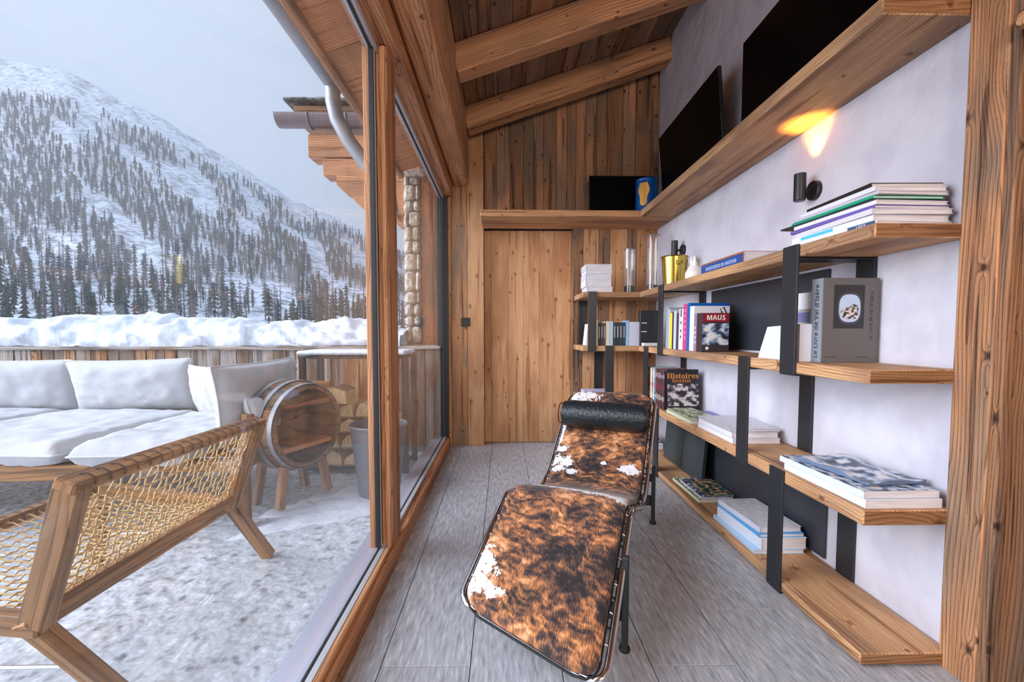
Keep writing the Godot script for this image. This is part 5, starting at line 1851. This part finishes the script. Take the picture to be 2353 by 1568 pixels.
func spruce_mesh(sd):
	var g = RandomNumberGenerator.new()
	g.seed = sd
	var m = MB.new()
	m.col = Color(0.10, 0.08, 0.07)
	m.tube([Vector3(0, -0.5, 0), Vector3(0, 6.0, 0)], [0.16, 0.05], 5)
	var y = 1.2
	while y < 7.2:
		var f = (y - 1.2) / 6.3
		var R = (lerp(1.55, 0.28, pow(f, 0.8)) if sd == 1 else 1.45 * pow(max(sin(PI * (0.12 + 0.84 * f)), 0.0), 0.7)) * g.randf_range(0.7, 1.2)
		var n = 9
		var hh = lerp(1.5, 0.9, f)
		for k in n:
			if g.randf() < 0.16:
				continue
			var a = TAU * (k + g.randf_range(-0.2, 0.2)) / n
			var r = R * g.randf_range(0.65, 1.15)
			var w = 0.42
			var cl = g.randf_range(0.8, 1.25)
			m.col = Color(0.050 * cl, 0.068 * cl, 0.062 * cl)
			var tip = Vector3(cos(a) * r, y - 0.28, sin(a) * r)
			var l = Vector3(cos(a - w) * r * 0.62, y - 0.12, sin(a - w) * r * 0.62)
			var rr = Vector3(cos(a + w) * r * 0.62, y - 0.12, sin(a + w) * r * 0.62)
			var top = Vector3(0, y + hh * 0.55, 0)
			m.tri(top, l, tip, Vector2.ZERO, Vector2.ZERO, Vector2.ZERO)
			m.tri(top, tip, rr, Vector2.ZERO, Vector2.ZERO, Vector2.ZERO)
			m.tri(Vector3(0, y, 0), tip, l, Vector2.ZERO, Vector2.ZERO, Vector2.ZERO)
			m.tri(Vector3(0, y, 0), rr, tip, Vector2.ZERO, Vector2.ZERO, Vector2.ZERO)
		y += hh * 0.62
	var me = m.mesh()
	me.surface_set_material(0, M.needles)
	return me

func larch_mesh(sd):
	var g = RandomNumberGenerator.new()
	g.seed = sd
	var m = MB.new()
	m.col = Color(0.125, 0.105, 0.108)
	m.tube([Vector3(0, -0.5, 0), Vector3(g.randf_range(-0.1, 0.1), 8.0, 0)], [0.17, 0.03], 5)
	m.col = Color(0.15, 0.125, 0.13)
	for k in 46:
		var y = g.randf_range(1.8, 7.7)
		var a = g.randf_range(0, TAU)
		var r = lerp(1.35, 0.3, (y - 1.8) / 6.0) * g.randf_range(0.6, 1.1)
		var p0 = Vector3(0, y, 0)
		var p1 = Vector3(cos(a) * r, y - 0.15 + g.randf_range(-0.1, 0.25), sin(a) * r)
		var wv = Vector3(0, 0.05, 0)
		m.tri(p0 - wv, p0 + wv, p1, Vector2.ZERO, Vector2.ZERO, Vector2.ZERO)
		for q in 3:
			var b0 = p0.lerp(p1, 0.35 + 0.2 * q)
			var b1 = b0 + Vector3(g.randf_range(-0.35, 0.35), g.randf_range(-0.3, 0.1), g.randf_range(-0.35, 0.35))
			m.tri(b0 - wv * 0.6, b0 + wv * 0.6, b1, Vector2.ZERO, Vector2.ZERO, Vector2.ZERO)
	var me = m.mesh()
	me.surface_set_material(0, M.needles)
	return me

func make_trees():
	var kinds = [spruce_mesh(1), spruce_mesh(2), spruce_mesh(3), larch_mesh(4), larch_mesh(5)]
	var g = RandomNumberGenerator.new()
	g.seed = 77
	var all = []
	var used = {}
	var tries = 0
	while all.size() < 5200 and tries < 90000:
		tries += 1
		var a = g.randf_range(-1.25, 0.05)
		var s = pow(g.randf(), 0.8) * 0.92
		var left = clamp((-a - 0.2) / 0.9, 0.0, 1.0)
		var lim = lerp(0.93, 0.84, left)
		if s > lim:
			continue
		var n = tnoise.get_noise_2d(a * 260.0 + s * 60.0, s * 110.0)
		var dens = lerp(0.03, 0.42, left) * lerp(0.85, 0.75, s) + n * 1.1
		if s > lim - 0.10:
			dens += 0.15
		if g.randf() > dens:
			continue
		var p = ground_at(a, s)
		var cell = Vector2i(int(floor(p.x / 2.3)), int(floor(p.z / 2.3)))
		if used.has(cell) or used.has(cell + Vector2i(1, 0)) or used.has(cell + Vector2i(0, 1)) or used.has(cell - Vector2i(1, 0)) or used.has(cell - Vector2i(0, 1)):
			continue
		used[cell] = true
		var bare = g.randf() < lerp(0.5, 0.1, clamp(s * 1.8, 0, 1))
		var k = g.randi_range(3, 4) if bare else g.randi_range(0, 2)
		var sc = g.randf_range(0.6, 1.3) * (1.25 if bare else 1.0) * lerp(1.15, 0.95, s)
		all.append([sc * 8.0 / -p.z, p, k, sc, g.randf_range(0, TAU)])
	all.sort_custom(func(u, w): return u[0] > w[0])
	var labs = ["dark evergreen conifer standing in snow on the mountain slope", "bare brown larch standing in snow on the mountain slope"]
	var near = min(300, all.size())
	var cnt = [0, 0]
	for i in near:
		var e = all[i]
		var kd = 1 if e[2] > 2 else 0
		var o = MeshInstance3D.new()
		o.name = numbered(["evergreen_tree", "larch_tree"][kd])
		o.mesh = kinds[e[2]]
		o.transform = Transform3D(Basis(Vector3.UP, e[4]).scaled(Vector3(0.82, 1.0, 0.82) * e[3]), e[1])
		add_child(o)
		tag(o, labs[kd], "tree", ["evergreens on the mountain slope", "bare larches on the mountain slope"][kd])
	for k in kinds.size():
		var xs = []
		for i in range(near, all.size()):
			if all[i][2] == k:
				xs.append(Transform3D(Basis(Vector3.UP, all[i][4]).scaled(Vector3(0.82, 1.0, 0.82) * all[i][3]), all[i][1]))
		var mm = MultiMesh.new()
		mm.transform_format = MultiMesh.TRANSFORM_3D
		mm.mesh = kinds[k]
		mm.instance_count = xs.size()
		for i in xs.size():
			mm.set_instance_transform(i, xs[i])
		var mi = MultiMeshInstance3D.new()
		mi.name = numbered("distant_forest")
		mi.multimesh = mm
		add_child(mi)
		tag(mi, ["spread of small far evergreens high on the snowy slope", "spread of bare larches among the far evergreens"][1 if k > 2 else 0], "forest", "distant forest on the slope")
		mi.set_meta("kind", "stuff")

# ------------------------------------------------------------------
func _ready():
	rng.seed = 20240
	make_view()
	make_materials()
	make_room()
	make_shelving()
	make_terrace()
	make_eaves()
	make_outer_cladding()
	make_chaise()
	make_shelf_things()
	make_books()
	make_mountain()
